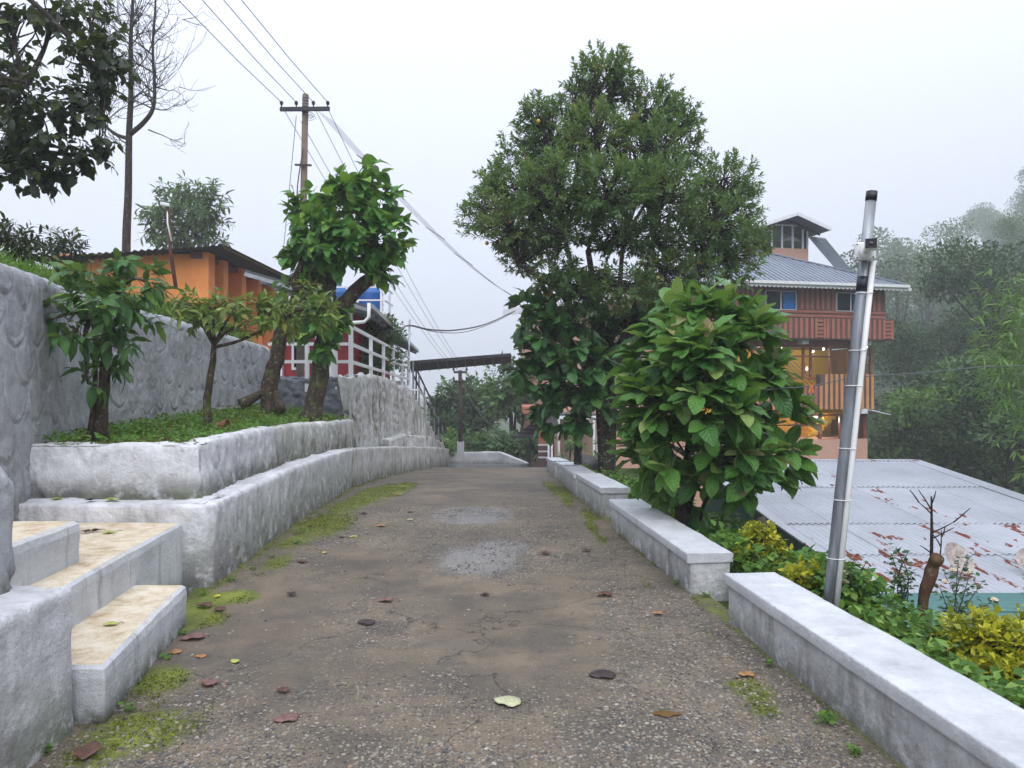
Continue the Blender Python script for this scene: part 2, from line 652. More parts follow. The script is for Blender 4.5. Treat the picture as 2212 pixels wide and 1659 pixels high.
xs = axis([(-420, -60, 40), (-60, -14, 4), (-14, -5.2, .5), (-5.2, -3.2, .1), (-3.2, 0.8, .5), (.8, 5.2, .15), (5.2, 26, .7), (26, 90, 2.5), (90, 440, 25)])
ys = axis([(-12, 3, 1), (3, 13, .3), (13, 15, .2), (15, 34, .5), (34, 100, 2), (100, 260, 8), (260, 720, 40)])
GX, GY = np.meshgrid(xs, ys)
nx, ny = len(xs), len(ys)
idx = np.arange(nx * ny).reshape(ny, nx)
quads = np.stack([idx[:-1, :-1], idx[:-1, 1:], idx[1:, 1:], idx[1:, :-1]], -1).reshape(-1, 4)
t = NT('bank_earth')
p = t.pos()
c = t.ramp(t.noise(2.2, p, 5), [(0.3, (0.028, 0.045, 0.012, 1)), (0.5, (0.045, 0.075, 0.018, 1)), (0.72, (0.06, 0.05, 0.028, 1))])
M['earth'] = t.done(c, 0.95, t.bump(t.noise(14, p, 5), 0.9, 0.06), spec=0.15)
tag(obj('terrain', np_mesh('terrain', np.stack([GX, GY, hground(GX, GY)], -1).reshape(-1, 3), quads, M['earth'], True)), kind='structure')

# ------------------------------------------------------------------ road: worn exposed-aggregate concrete
def gpt(px, py):
    d = FPX * 1.6 / (py - HY)
    return (px - CX) / FPX * d, d


ry = axis([(-4, 2.6, .3), (2.6, 9, .05), (9, 16, .1), (16, 42, .3)])
rs = np.linspace(0, 1, 80)
RY, RS = np.meshgrid(ry, rs, indexing='ij')
xlft = np.where(RY < 5.6, -2.6, xb(RY) - 0.12)
xlft = np.where(RY > 29.5, -9.0, xlft)
xrgt = xw(RY) + 0.12 + 2.4 * sstep(20.5, 24, RY)
RX = xlft + (xrgt - xlft) * RS
RZ = zr(RY) + 0.006 * fbm(RX * 1.3, RY * 1.3, 0, 3, 21) + 0.003 * fbm(RX * 7, RY * 7, 0, 2, 22)
moss = np.zeros_like(RX)
for (mx, my, rx, ryy, a) in [(760, 1085, .30, 1.4, 1.0), (600, 1215, .16, .5, .8), (1300, 1165, .08, .5, .7), (1390, 1260, .06, .4, .5), (800, 1060, .28, 2.6, 1.1), (700, 1135, .34, 1.0, 1.1), (860, 1040, .3, 2.2, .9), (640, 1170, .22, .5, .9),
                             (500, 1290, .24, .22, 1.1), (430, 1340, .2, .25, 1.0), (330, 1470, .26, .3, .8), (300, 1580, .3, .3, .95), (230, 1620, .25, .3, .7),
                             (1270, 1110, .10, .7, 1.1), (1215, 1055, .14, 2.0, .95), (1280, 1140, .07, .5, 1.0), (1190, 1030, .16, 2.4, .8),
                             (1620, 1490, .16, .2, .85), (1650, 1530, .12, .12, .8), (880, 1450, .2, .2, .35), (1530, 1370, .12, .2, .5), (1040, 1090, .5, .6, .35)]:
    gx, gy = gpt(mx, my)
    moss = np.maximum(moss, a * np.exp(-((RX - gx) / rx) ** 2 - ((RY - gy) / ryy) ** 2))
edge = np.exp(-np.clip(RX - np.where(RY > 5.5, xb(RY), -2.2), 0, 9) / .16) * .75 + np.exp(-np.clip(xw(RY) - RX, 0, 9) / .09) * .6
moss = np.clip(1.25 * np.maximum(moss, edge) * sstep(26, 20, RY), 0, 1.2)
wet = np.zeros_like(RX)
for (mx, my, rx, ryy, a) in [(1040, 1210, .45, .6, 1.2), (1090, 1185, .35, .5, 1.1), (1020, 1110, .55, .8, 1.2), (960, 1390, .5, .22, .5), (1230, 1430, .35, .25, .4), (600, 1420, .4, .3, .5), (720, 1230, .5, .3, .45)]:
    gx, gy = gpt(mx, my)
    wet = np.maximum(wet, a * np.exp(-((RX - gx) / rx) ** 2 - ((RY - gy) / ryy) ** 2))
wet = np.maximum(wet, 0.9 * sstep(22.5, 24.5, RY))
agg = np.clip(0.5 + 0.85 * fbm(RX * .55 + 3, RY * .4, 0, 3, 31), 0, 1) * sstep(24, 22, RY)
idx = np.arange(RX.size).reshape(RX.shape)
quads = np.stack([idx[:-1, :-1], idx[:-1, 1:], idx[1:, 1:], idx[1:, :-1]], -1).reshape(-1, 4)
t = NT('road_surface')
p = t.pos()
am, aw, aa = t.attr('moss').outputs['Fac'], t.attr('wet').outputs['Fac'], t.attr('agg').outputs['Fac']
far = t.attr('apron').outputs['Fac']
c = t.ramp(t.noise(1.1, p, 6, .6), [(0.32, (0.062, 0.050, 0.037, 1)), (0.5, (0.130, 0.102, 0.069, 1)), (0.68, (0.205, 0.160, 0.107, 1))])
c = t.mix(t.math('MULTIPLY', t.mask(t.noise(1.7, p, 7, .7), 0.47, 0.60), .85), c, (0.045, 0.042, 0.037, 1))
c = t.mix(t.math('MULTIPLY', t.noise(60, p, 3, .7), 0.5), c, t.ramp(t.noise(140, p, 2), [(.35, (0.06, .05, .04, 1)), (.65, (.30, .25, .18, 1))]))
vo = t.n('TexVoronoi', i={'Scale': 48.0, 'Vector': p})
vo2 = t.n('TexVoronoi', i={'Scale': 27.0, 'Vector': p})
st = t.mask(vo.outputs['Distance'], 0.42, 0.26)
st2 = t.mask(vo2.outputs['Distance'], 0.34, 0.22)
stone = t.math('MAXIMUM', st, st2)
stone = t.math('MULTIPLY', stone, t.mask(t.math('ADD', aa, t.math('MULTIPLY', t.noise(4.5, p, 4), .6)), 0.55, 0.82))
sc_ = t.n('SeparateXYZ', i={0: vo.outputs['Color']}).outputs[0]
scol = t.ramp(sc_, [(0.0, (0.04, 0.04, 0.042, 1)), (.4, (0.13, .118, .10, 1)), (.75, (.26, .235, .185, 1)), (1., (.36, .33, .27, 1))])
c = t.mix(t.math('MULTIPLY', stone, 0.85), c, scol)
c = t.mix(far, c, t.ramp(t.noise(.9, p, 5), [(.35, (.11, .105, .10, 1)), (.7, (.21, .20, .19, 1))]))
mm = t.mask(t.math('MULTIPLY', am, t.math('ADD', t.math('ADD', t.math('MULTIPLY', t.noise(7, p, 6, .75), 1.1), t.math('MULTIPLY', t.noise(45, p, 4, .7), .7)), -.20)), 0.36, 0.60)
mcol = t.ramp(t.math('ADD', t.math('MULTIPLY', t.noise(3.1, p, 4), .5), t.math('MULTIPLY', t.noise(38, p, 4, .7), .5)), [(.3, (.045, .045, .012, 1)), (.48, (.12, .15, .018, 1)), (.66, (.24, .28, .03, 1))])
c = t.mix(mm, c, mcol)
wm = t.mask(t.math('MULTIPLY', aw, t.math('ADD', t.noise(6, p, 6, .75), .5)), 0.30, 0.70)
c = t.mix(t.math('MULTIPLY', wm, 0.55), c, t.mix(1.0, c, (.45, .46, .5, 1), 'MULTIPLY'))
dk = t.noise(.8, p, 3)
rgh = t.math('SUBTRACT', t.math('ADD', 0.62, t.math('MULTIPLY', dk, 0.3)), t.math('MULTIPLY', wm, 0.58))
h = t.math('ADD', t.math('MULTIPLY', stone, .7), t.math('MULTIPLY', mm, t.math('ADD', t.noise(110, p, 3), .3)))
dry = t.math('SUBTRACT', 1.0, t.math('MULTIPLY', wm, .85))
b1 = t.bump(t.noise(70, p, 4, .65), t.math('MULTIPLY', dry, .45), .008)
b2 = t.bump(h, t.math('MULTIPLY', dry, .8), .012, b1)
crk = t.n('TexVoronoi', feature='DISTANCE_TO_EDGE', i={'Scale': .55, 'Vector': t.n('VectorMath', operation='ADD', i={0: p, 1: t.n('TexNoise', i={'Scale': 2.2, 'Vector': p, 'Detail': 5.0}).outputs['Color']}).outputs[0]}).outputs[0]
ck = t.mask(crk, .006, .001)
c = t.mix(t.math('MULTIPLY', ck, .8), c, (.025, .022, .018, 1))
M['road'] = t.done(c, rgh, b2, spec=0.5)
apron = sstep(23, 24.2, RY + .6 * fbm(RX, RY, 0, 2, 77))
road = obj('road', np_mesh('road', np.stack([RX, RY, RZ], -1).reshape(-1, 3), quads, M['road'], True,
                           {'moss': moss.ravel(), 'wet': wet.ravel(), 'agg': agg.ravel(), 'apron': apron.ravel()}))
tag(road, kind='structure')

# loose and half-bedded stones of the worn surface
def pebbles(n, seed):
    r = np.random.default_rng(seed)
    V, F, R = [], [], []
    base = []
    for k in range(6):
        a = np.linspace(0, 2 * np.pi, 7)[:-1] + r.normal(size=6) * .22
        rr = 1 + r.normal(size=6) * .16
        ring = np.stack([np.cos(a) * rr, np.sin(a) * rr * .72, np.zeros(6)], 1)
        top = ring * [.62, .62, 1] + [0, 0, .62]
        top[:, 2] += r.normal(size=6) * .10
        base.append(np.concatenate([ring + [0, 0, -.3], ring * [1, 1, 1] + [0, 0, .22], top, [[0, 0, .70]]]))
    fq = [(i, (i + 1) % 6, (i + 1) % 6 + 6, i + 6) for i in range(6)] + [(i + 6, (i + 1) % 6 + 6, (i + 1) % 6 + 12, i + 12) for i in range(6)]
    ft = [(i + 12, (i + 1) % 6 + 12, 18) for i in range(6)]
    Q, T = [], []
    cnt = 0
    cd_ = 2.9 + (r.random(n * 12) ** 1.7) * 7.0
    cx2 = r.uniform(-2.25, 1.6, n * 12)
    ag = 0.5 + 0.85 * fbm(cx2 * .55 + 3, cd_ * .4, 0, 3, 31) + .5 * vnoise(cx2 * 2.6, cd_ * 2.6, 0, 44)
    ok = (cx2 > np.where(cd_ > 5.7, xb(cd_), -2.0) + .03) & (cx2 < xw(cd_) - .03) & (r.random(n * 12) < np.clip((ag - .35) * 1.7, .05, 1))
    cand = np.stack([cx2, cd_, zr(cd_) + 0.006 * fbm(cx2 * 1.3, cd_ * 1.3, 0, 3, 21)], 1)[ok][:n]
    n = len(cand)
    while cnt < n:
        x, d, zz = cand[cnt]
        s = .0045 + .0105 * r.random() ** 1.8
        b = base[r.integers(6)] * s * [1, 1, .42]
        th = r.uniform(0, 6.28)
        R3 = np.array([[math.cos(th), -math.sin(th), 0], [math.sin(th), math.cos(th), 0], [0, 0, 1]])
        V.append(b @ R3.T + [x, d, zz + .001])
        Q += [tuple(i + 19 * cnt for i in f) for f in fq]
        T += [tuple(i + 19 * cnt for i in f) for f in ft]
        R.append(np.full(19, r.random()))
        cnt += 1
    return np.concatenate(V), [np.array(Q), np.array(T)], np.concatenate(R)


t = NT('pebble')
a = t.attr('rnd').outputs['Fac']
c = t.ramp(a, [(0, (.05, .05, .055, 1)), (.25, (.11, .105, .10, 1)), (.5, (.18, .16, .13, 1)), (.8, (.28, .255, .205, 1)), (.93, (.27, .19, .13, 1)), (1, (.40, .38, .35, 1))])
M['pebble'] = t.done(t.mix(.5, c, t.mix(1., c, t.ramp(t.noise(160, None, 3), [(.3, (.5, .5, .5, 1)), (.7, (1.2, 1.2, 1.2, 1))]), 'MULTIPLY')), .6, t.bump(t.noise(260), .3, .002))
# moss tufts raised on the mossy stretches
mk = (moss.ravel() * (1.1 * (.5 + .5 * fbm(RX.ravel() * 6, RY.ravel() * 6, 0, 3, 61)) + .25) > .50) & (RY.ravel() > 2.8) & (RY.ravel() < 16)
cand = np.nonzero(mk)[0]
pick = RNG.choice(cand, 30000)
jx = RX.ravel()[pick] + RNG.normal(size=30000) * .02
jy = RY.ravel()[pick] + RNG.normal(size=30000) * .03
okm = (jx < xw(jy) - .01) & (jx > np.where(jy > 5.75, xb(jy) + .01, -2.1))
Dm = RNG.normal(size=(30000, 3)); Dm[:, 2] = np.abs(Dm[:, 2]) * .5 + .15
mm_ = frames(np.stack([jx, jy, zr(jy) + .002], 1), Dm, RNG.normal(size=(30000, 3)) * .5 + [0, 0, 1], .007 + .010 * RNG.random(30000))[okm]
M['moss'] = leafmat('moss_tuft', (.045, .045, .012, 1), (.12, .145, .018, 1), (.24, .27, .035, 1), .8, 0, .2, .1)
tag(obj('moss', leaves_mesh('moss', [leaf_tiny(1, .6), leaf_tiny(1, .8, .1)], mm_, M['moss'])), 'yellow-green moss growing along the road edges', 'moss', kind='stuff')
V, F, R = pebbles(15000, 5)
tag(obj('gravel', np_mesh('gravel', V, F, M['pebble'], False, {'rnd': R})), 'pale grey and tan stones bedded in the worn road surface', 'gravel', kind='stuff')

# ------------------------------------------------------------------ swept plaster walls
def resample(pts, ds):
    out = []
    pts = [np.array(p, float) for p in pts]
    for a, b in zip(pts[:-1], pts[1:]):
        n = max(1, int(round(np.linalg.norm((b - a)[:2]) / ds)))
        out += [a + (b - a) * k / n for k in range(n)]
    return np.array(out + [pts[-1]])


def chamf(prof, r, closed=False):
    out = [np.array(prof[0], float)]
    for i in range(1, len(prof) - 1):
        p, a, b = (np.array(q, float) for q in (prof[i], prof[i - 1], prof[i + 1]))
        da, db = np.linalg.norm(a - p), np.linalg.norm(b - p)
        ra, rb = min(r, da * .45), min(r, db * .45)
        A, B = p + (a - p) / da * ra, p + (b - p) / db * rb
        for k in (0, .5, 1):
            out.append((1 - k) ** 2 * A + 2 * k * (1 - k) * p + k * k * B)
    return out + [np.array(prof[-1], float)]


def sweep(name, path, prof, mat, parent=None, ds=.06, dp=.06, disp=None, r=.02, low=.2, lowamp=1.0):
    """path (x,y,z[,height scale]) travelled with the visible face on its RIGHT; prof [(u to the left, w up)]"""
    P = resample(path, ds)
    if P.shape[1] == 3: P = np.concatenate([P, np.ones((len(P), 1))], 1)
    pr = resample(chamf(prof, r), dp)
    T = np.gradient(P[:, :2], axis=0)
    T /= np.linalg.norm(T, axis=1, keepdims=True)
    seg = np.diff(P[:, :2], axis=0)
    seg /= np.linalg.norm(seg, axis=1, keepdims=True)
    n0 = np.stack([-seg[:, 1], seg[:, 0]], 1)
    Nn = np.concatenate([n0[:1], n0[:-1] + n0[1:], n0[-1:]])
    Nn /= np.linalg.norm(Nn, axis=1, keepdims=True)
    cs = np.concatenate([[1], np.sum(Nn[1:-1] * n0[1:], 1), [1]])
    Nn = Nn / np.clip(cs, .5, 1)[:, None]
    s = np.concatenate([[0], np.cumsum(np.linalg.norm(np.diff(P[:, :2], axis=0), axis=1))])
    tp = np.gradient(pr, axis=0)
    n2 = np.stack([-tp[:, 1], tp[:, 0]], 1)
    n2 /= np.linalg.norm(n2, axis=1, keepdims=True) + 1e-9
    S, W = np.meshgrid(s, pr[:, 1], indexing='ij')
    Uu = np.broadcast_to(pr[:, 0], S.shape)
    if disp is not None:
        D = disp(S, W * P[:, 3:4], Uu)
        uu = Uu + n2[None, :, 0] * D
        ww = W + n2[None, :, 1] * D
    else:
        uu, ww = Uu, W
    X = P[:, 0:1] + Nn[:, 0:1] * uu
    Y = P[:, 1:2] + Nn[:, 1:2] * uu
    Z = P[:, 2:3] + ww * P[:, 3:4]
    m, k = S.shape
    idx = np.arange(m * k).reshape(m, k)
    q = np.stack([idx[:-1, :-1], idx[:-1, 1:], idx[1:, 1:], idx[1:, :-1]], -1).reshape(-1, 4)[:, ::-1]
    V = np.stack([X, Y, Z], -1).reshape(-1, 3)
    lw = np.clip(1 - (W - max(pr[:, 1].min(), -.12) - .10) / low, 0, 1) * lowamp
    V = np.concatenate([V, V[idx[0]], V[idx[-1]]])
    lw = np.concatenate([lw.ravel(), lw[0], lw[-1]])
    o = obj(name, np_mesh(name, V, [q], mat, True, {'low': lw}), parent)
    me = o.data
    # flat end faces
    import bmesh
    bm = bmesh.new()
    bm.from_mesh(me)
    bm.verts.ensure_lookup_table()
    for st in (m * k, m * k + k):
        f = bm.faces.new([bm.verts[st + i] for i in range(k)])
        f.smooth = False
    bm.normal_update()
    bm.to_mesh(me)
    bm.free()
    return o


def rough_disp(a1=.012, a2=.005, f1=2.5, f2=11, seed=0):
    return lambda S, W, Uu: a1 * fbm(S * f1, W * f1, Uu * f1, 2, seed) + a2 * fbm(S * f2, W * f2, Uu * f2, 2, seed + 5)


def scales(S, W, ws=.44, hs=.36, seed=0, line=.010, depth=.02, skip=.22):
    """fish-scale arcs trowelled into the render"""
    s = S + .05 * vnoise(S * 2.1, W * 2.1, 0, seed)
    w = W + .05 * vnoise(S * 1.7, W * 1.9, 5, seed + 1)
    out = np.zeros_like(S)
    r0 = np.floor(w / hs)
    for dr in (0, 1, 2):
        r = r0 + dr
        off = .5 * np.mod(r, 2)
        c0 = np.floor(s / ws - off)
        for dc in (-1, 0, 1):
            c = c0 + dc
            rnd = vnoise(c * 3.7 + .5, r * 5.3 + .5, 0, seed + 2)
            x0 = (c + off + .5 + .12 * rnd) * ws
            a = ws * (.5 + .06 * rnd)
            b = hs * (1.25 + .3 * vnoise(c * 2.9, r * 7.1, 3, seed + 3))
            e = (np.sqrt(((s - x0) / a) ** 2 + ((w - r * hs) / b) ** 2) - 1) * a
            ok = (w < r * hs) & (rnd > -1 + 2 * skip)
            g = -depth * np.exp(-(e / line) ** 2) + .4 * depth * np.exp(-((e + 2.2 * line) / (1.3 * line)) ** 2) * (e < 0)
            out = np.where(ok & (np.abs(g) > np.abs(out)), g, out)
    return out


def scale_disp(seed, ws=.44, hs=.36, a1=.022, a2=.009, depth=.02, line=.010):
    rd = rough_disp(a1, a2, 1.8, 9, seed)
    return lambda S, W, Uu: rd(S, W, Uu) + scales(S, W, ws, hs, seed, line, depth) * (.45 + .55 * sstep(-.3, .4, vnoise(S * .9, W * .9, 2, seed + 8)))


# tall grey wall on the left
w = thing('retaining_wall', 'tall grey retaining wall with trowelled fish-scale relief behind the planted terrace', 'wall')
zt = lambda y: float(np.interp(y, [4, 6.1, 7.7, 10, 14.3], [1.0, 1.0, 1.0, .985, .92]))
path = [(float(xl(y)), y, 0.0, zt(y)) for y in (3.4, 4.5, 6.1, 6.9, 7.74, 8.8, 10, 12, 14.3)]
sweep('wall_face', path, [(0, .2), (0.05, 2.52), (.12, 2.60), (.30, 2.58), (.42, 2.3)], M['wall_grey'], w, .014, .014, scale_disp(3, .42, .34, .010, .008, .016, .010), .05, low=1.1, lowamp=.6)

# bench wall and planter wall (far side of the steps)
w = thing('bench_wall', 'long low whitewashed bench wall with a flat ledge along the left road edge', 'wall')
sweep('bench', [(-4.2, 5.86, 0, 1), (-2.45, 5.80, 0, 1), (-2.39, 5.86, 0, 1)] + [(float(xb(y)), y, float(zr(y)), 1) for y in (6.6, 7.6, 8.6, 10, 11.5, 12.5)],
      [(0, -.12), (.0, .66), (.5, .665)], M['wall_white'], w, .035, .035, rough_disp(.014, .009, 2.2, 10, 4), .03, low=.62)
sweep('bench', [(float(xb(y)), y, float(zr(y)), 1) for y in (12.5, 13.6, 14.7, 16, 18, 20, 23, 26, 29)],
      [(0, -.12), (.0, .66), (.5, .665)], M['wall_mossy'], w, .09, .06, rough_disp(.016, .008, 2, 8, 9), .03, low=.4)
w = thing('planter_wall', 'whitewashed planter wall holding the grassy terrace above the bench ledge', 'wall')
sweep('planter_face', [(-4.3, 6.10, .60, 1.0), (-2.68, 6.06, .60, 1.0), (-2.60, 6.14, .60, 1.)] + [(float(xb(y)) - .22, y, .60 + float(zr(y)), h) for y, h in ((6.9, 1.), (7.8, 1.), (8.6, .98))],
      [(0, 0), (.03, .50), (.06, .53), (.26, .52), (.3, .3)], M['wall_white'], w, .022, .022, scale_disp(11, .5, .46, .022, .012, .02, .012), .03)
sweep('planter_face', [(float(xb(y)) - .22, y, .60 + float(zr(y)), h) for y, h in ((8.6, .98), (10, .97), (11.5, .97), (12.6, 1.0), (14.0, 1.15))],
      [(0, 0), (.03, .50), (.06, .53), (.26, .52), (.3, .3)], M['wall_mossy'], w, .04, .04, scale_disp(13, .34, .3, .022, .012, .02, .012), .03, low=.3)
# the near bench and planter wall beside the steps
w = thing('near_bench_wall', 'grey-white bench block at the bottom edge beside the lowest step', 'wall')
sweep('bench', [(-1.92, -3, 0), (-2.0, 2.2, 0), (-2.05, 3.40, 0)], [(0, -.1), (0, .672), (.5, .68), (.5, .1)], M['wall_white'], w, .04, .035, rough_disp(.012, .009, 2.4, 10, 17), .03, low=.45)
w = thing('near_planter_wall', 'grey scale-patterned wall end standing at the frame edge above the bench block', 'wall')
sweep('planter_face', [(-2.16, -3, 0, 1), (-2.2, 2.0, 0, 1), (-2.26, 3.28, 0, 1), (-2.29, 3.36, 0, .985), (-2.36, 3.41, 0, .95)],
      [(0, .6), (0, 1.18), (.05, 1.26), (.16, 1.29), (.5, 1.27), (.7, .8)], M['wall_mid'], w, .022, .022, scale_disp(19, .46, .4, .014, .009, .016), .03, low=.1)

# retaining wall of the patio, its camera-facing return and the mossy run beyond
w = thing('patio_wall', 'high whitewashed retaining wall below the railing streaked with moss', 'wall')
sweep('return_face', [(-4.75, 14.05, 0.9), (-3.02, 14.0, .9)], [(0, 0), (.02, .86), (.06, .90), (.3, .9)], M['wall_dark'], w, .035, .03, scale_disp(23, .3, .26, .045, .03, .03, .014), .03)
sweep('long_face', [(-2.99, 13.99, -.2, 2.0), (-3.02, 16, -.1, 1.93), (-3.05, 18, -.1, 1.87), (-3.08, 20.5, -.3, 1.93), (-3.1, 22.8, -.3, 1.87)],
      [(0, 0), (.02, .97), (.04, 1.0), (.35, 1.0)], M['wall_mossy'], w, .045, .022, scale_disp(29, .32, .22, .03, .02, .028, .014), .015, low=.15)
sweep('footing_face', [(-2.86, 17.2, -.3, 1), (-2.82, 20, -.35, 1), (-2.72, 25, -.7, .9), (-2.62, 28.6, -1.0, .6)],
      [(0, 0), (.05, .62), (.2, .66), (.3, .5)], M['wall_mossy'], w, .06, .04, scale_disp(31, .36, .3, .03, .02, .03, .014), .02, low=.15)
tag(MB().box(-9.2, -3.32, 14.25, 22.8, 0.4, 1.765).build('patio_floor', M['wall_white']), kind='structure')

# stairs going down beyond the patio
w = thing('far_stairs', 'whitewashed outside stairs stepping down beyond the patio wall', 'stairs')
for k in range(12):
    y0, y1 = 22.8 + k * .52, 22.8 + (k + 1) * .52
    zt_ = 1.57 - (k + 1) * .2
    MB().box(-4.6, -3.08 + .035 * k, y0, y1 - .004, float(zr(y0)) - .5, zt_).build('step', M['wall_mossy'], w, bevel=.03)

# ------------------------------------------------------------------ entrance steps on the left
t = NT('step_plaster')
p = t.pos()
nz = t.n('SeparateXYZ', i={0: t.n('NewGeometry').outputs['True Normal']}).outputs[2]
c = t.ramp(t.noise(2.5, p, 5), [(.3, (.46, .48, .51, 1)), (.7, (.66, .68, .71, 1))])
c = t.mix(t.math('MULTIPLY', t.mask(t.noise(6, t.pos((1.4, 1.4, .2)), 5, .7), .56, .75), .7), c, (.16, .16, .14, 1))
st_ = t.ramp(t.noise(7, p, 8, .78), [(.32, (.36, .26, .15, 1)), (.46, (.60, .50, .35, 1)), (.58, (.70, .63, .50, 1)), (.7, (.72, .69, .62, 1))])
c = t.mix(t.mask(nz, .75, .95), c, st_)
pz = t.n('SeparateXYZ', i={0: t.n('NewGeometry').outputs['Position']}).outputs[2]
c = t.mix(t.math('MULTIPLY', t.mask(pz, .14, .0), t.mask(t.noise(8, p, 5, .7), .3, .55)), c, (.07, .075, .045, 1))
M['step'] = t.done(c, .8, t.bump(t.noise(24, p, 7, .7), .8, .02), spec=.3)
w = thing('entrance_steps', 'three whitewashed plaster steps with ochre-stained treads rising off the road', 'steps')
for name, poly, z in (('step', [(-1.93, 3.47), (-2.19, 4.92), (-4.0, 4.86), (-4.0, 3.43)], .272),
                      ('step', [(-2.33, 3.45), (-2.44, 4.2), (-2.62, 5.83), (-4.2, 5.84), (-4.0, 3.44)], .52),
                      ('step', [(-2.57, 3.455), (-2.66, 4.50), (-4.0, 4.47), (-4.0, 3.45)], .775),
                      ('step', [(-3.0, 3.46), (-3.05, 4.46), (-4.0, 4.45), (-4.0, 3.46)], 1.02)):
    b = MB()
    # a dense, slightly uneven solid
    z0 = -.1
    n = len(poly)
    rings = []
    zz = [z0, z - .16, z - .06, z - .018, z]
    ins = [0, 0.004, 0, 0.008, .032]
    cx_, cy_ = sum(q[0] for q in poly) / n, sum(q[1] for q in poly) / n
    dense = []
    for i in range(n):
        a_, b_ = np.array(poly[i]), np.array(poly[(i + 1) % n])
        m_ = max(2, int(np.linalg.norm(b_ - a_) / .12))
        dense += [a_ + (b_ - a_) * k / m_ for k in range(m_)]
    for zi, di in zip(zz, ins):
        for q in dense:
            v = np.array([q[0] - cx_, q[1] - cy_])
            v = v / np.linalg.norm(v)
            jit = .010 * float(vnoise(q[0] * 7, q[1] * 7, zi * 7, 51))
            b.v.append((q[0] - v[0] * (di + jit), q[1] - v[1] * (di + jit), zi + .004 * float(vnoise(q[0] * 5, q[1] * 5, 0, 52)) * (zi > 0)))
    m_ = len(dense)
    for i in range(len(zz) - 1):
        for k in range(m_):
            a_, c_ = i * m_ + k, i * m_ + (k + 1) % m_
            b.f.append((c_, a_, a_ + m_, c_ + m_))
    b.f.append(tuple((len(zz) - 1) * m_ + k for k in range(m_))[::-1])
    b.build('step', M['step'], w)

# ------------------------------------------------------------------ the low capped wall on the right, in lengths
SEG = [(2.2, 4.96, .335, 'nearest and longest capped white wall length beside the camera pole'),
       (5.62, 8.34, .315, 'capped white wall length beside the large-leaved shrub, second from the camera'),
       (8.97, 10.9, .36, 'capped white wall length in front of the dark tree trunk'),
       (11.0, 12.9, .35, 'stained capped wall length just beyond the tree trunk'),
       (13.3, 15.3, .35, 'small capped wall length, first of three far beyond the tree trunk'),
       (15.9, 17.7, .36, 'small capped wall length, middle of three far beyond the tree trunk'),
       (18.3, 20.0, .36, 'farthest capped wall length where the road reaches the porch')]
for i, (y0, y1, h, lab) in enumerate(SEG):
    off = -.03 if i % 2 else 0
    pa = [(float(xw(y0)) + off, y0), (float(xw(y1)) + off, y1)]
    zb = [float(zr(y0)), float(zr(y1))]
    w = thing('capped_wall', lab, 'wall', group='lengths of low capped wall along the road')
    ds = .04 if i < 2 else .09
    # travelled towards the camera so the road face lies on its right
    sweep('wall_body', [(pa[1][0] + .015, y1 - .015, zb[1]), (pa[0][0] + .015, y0 + .015, zb[0])], [(0, -.12), (0, h - .075), (.31, h - .075), (.31, -.9)], M['wall_white'], w, ds, ds, rough_disp(.005, .004, 3, 14, 40 + i), .006, low=.33, lowamp=.95)
    sweep('cap', [(pa[1][0] - .012, y1, zb[1]), (pa[0][0] - .012, y0, zb[0])], [(.01, h - .073), (0, h - .073), (0, h), (.365, h), (.365, h - .073), (.35, h - .073)], M['white_dimmed'], w, ds, .03, rough_disp(.003, .002, 3, 14, 60 + i), .010, low=.01, lowamp=0)

# ------------------------------------------------------------------ planted terrace and near terrace soil
TEY, TEZ = [6, 8.6, 10, 11.5, 12.6, 14.1], [1.07, 1.07, 1.04, 1.0, .96, .93]
tx, ty = np.meshgrid(np.linspace(0, 1, 16), np.linspace(6.15, 14.1, 50))
left = xl(ty) - .1
right = xb(ty) - .42
TX = left + (right - left) * tx
TZ = np.interp(ty, TEY, TEZ) + (1 - tx) * np.interp(ty, [6, 9, 12, 14.1], [.02, .08, .26, .36]) + .02 * fbm(TX * 2, ty * 2, 0, 2, 71)
def terrace_z(x, y):
    tt = np.clip((x - xl(y) + .1) / (xb(y) - .42 - xl(y) + .1), 0, 1)
    return float(np.interp(y, TEY, TEZ) + (1 - tt) * np.interp(y, [6, 9, 12, 14.1], [.02, .08, .26, .36]))
idx = np.arange(TX.size).reshape(TX.shape)
quads = np.stack([idx[:-1, :-1], idx[:-1, 1:], idx[1:, 1:], idx[1:, :-1]], -1).reshape(-1, 4)
t = NT('terrace_soil')
p = t.pos()
c = t.ramp(t.noise(4, p, 5), [(.34, (.065, .045, .025, 1)), (.5, (.08, .085, .022, 1)), (.66, (.17, .18, .03, 1))])
M['terrace'] = t.done(c, .95, t.bump(t.noise(30, p, 5), .9, .03), spec=.2)
tag(obj('terrace_ground', np_mesh('terrace_ground', np.stack([TX, ty, TZ], -1).reshape(-1, 3), quads, M['terrace'], True)), kind='structure')
tag(MB().box(-3.7, -2.75, -3, 3.35, .2, 1.2).build('near_terrace_ground', M['terrace']), kind='structure')

# low wall closing the apron far ahead
w = thing('apron_wall', 'low pale wall closing the road far ahead below the second utility pole', 'wall')
sweep('wall_body', [(-4.6, 33.2, -2.3, 1.0), (-2.7, 33, -1.9, 1), (-.6, 32.8, -1.85, 1.), (.6, 32.0, -1.85, .2)], [(0, -.2), (0, .52), (.25, .52), (.25, -.2)], M['white_dimmed'], w, .1, .06, rough_disp(.01, .008, 2, 8, 83), .02, low=.2)

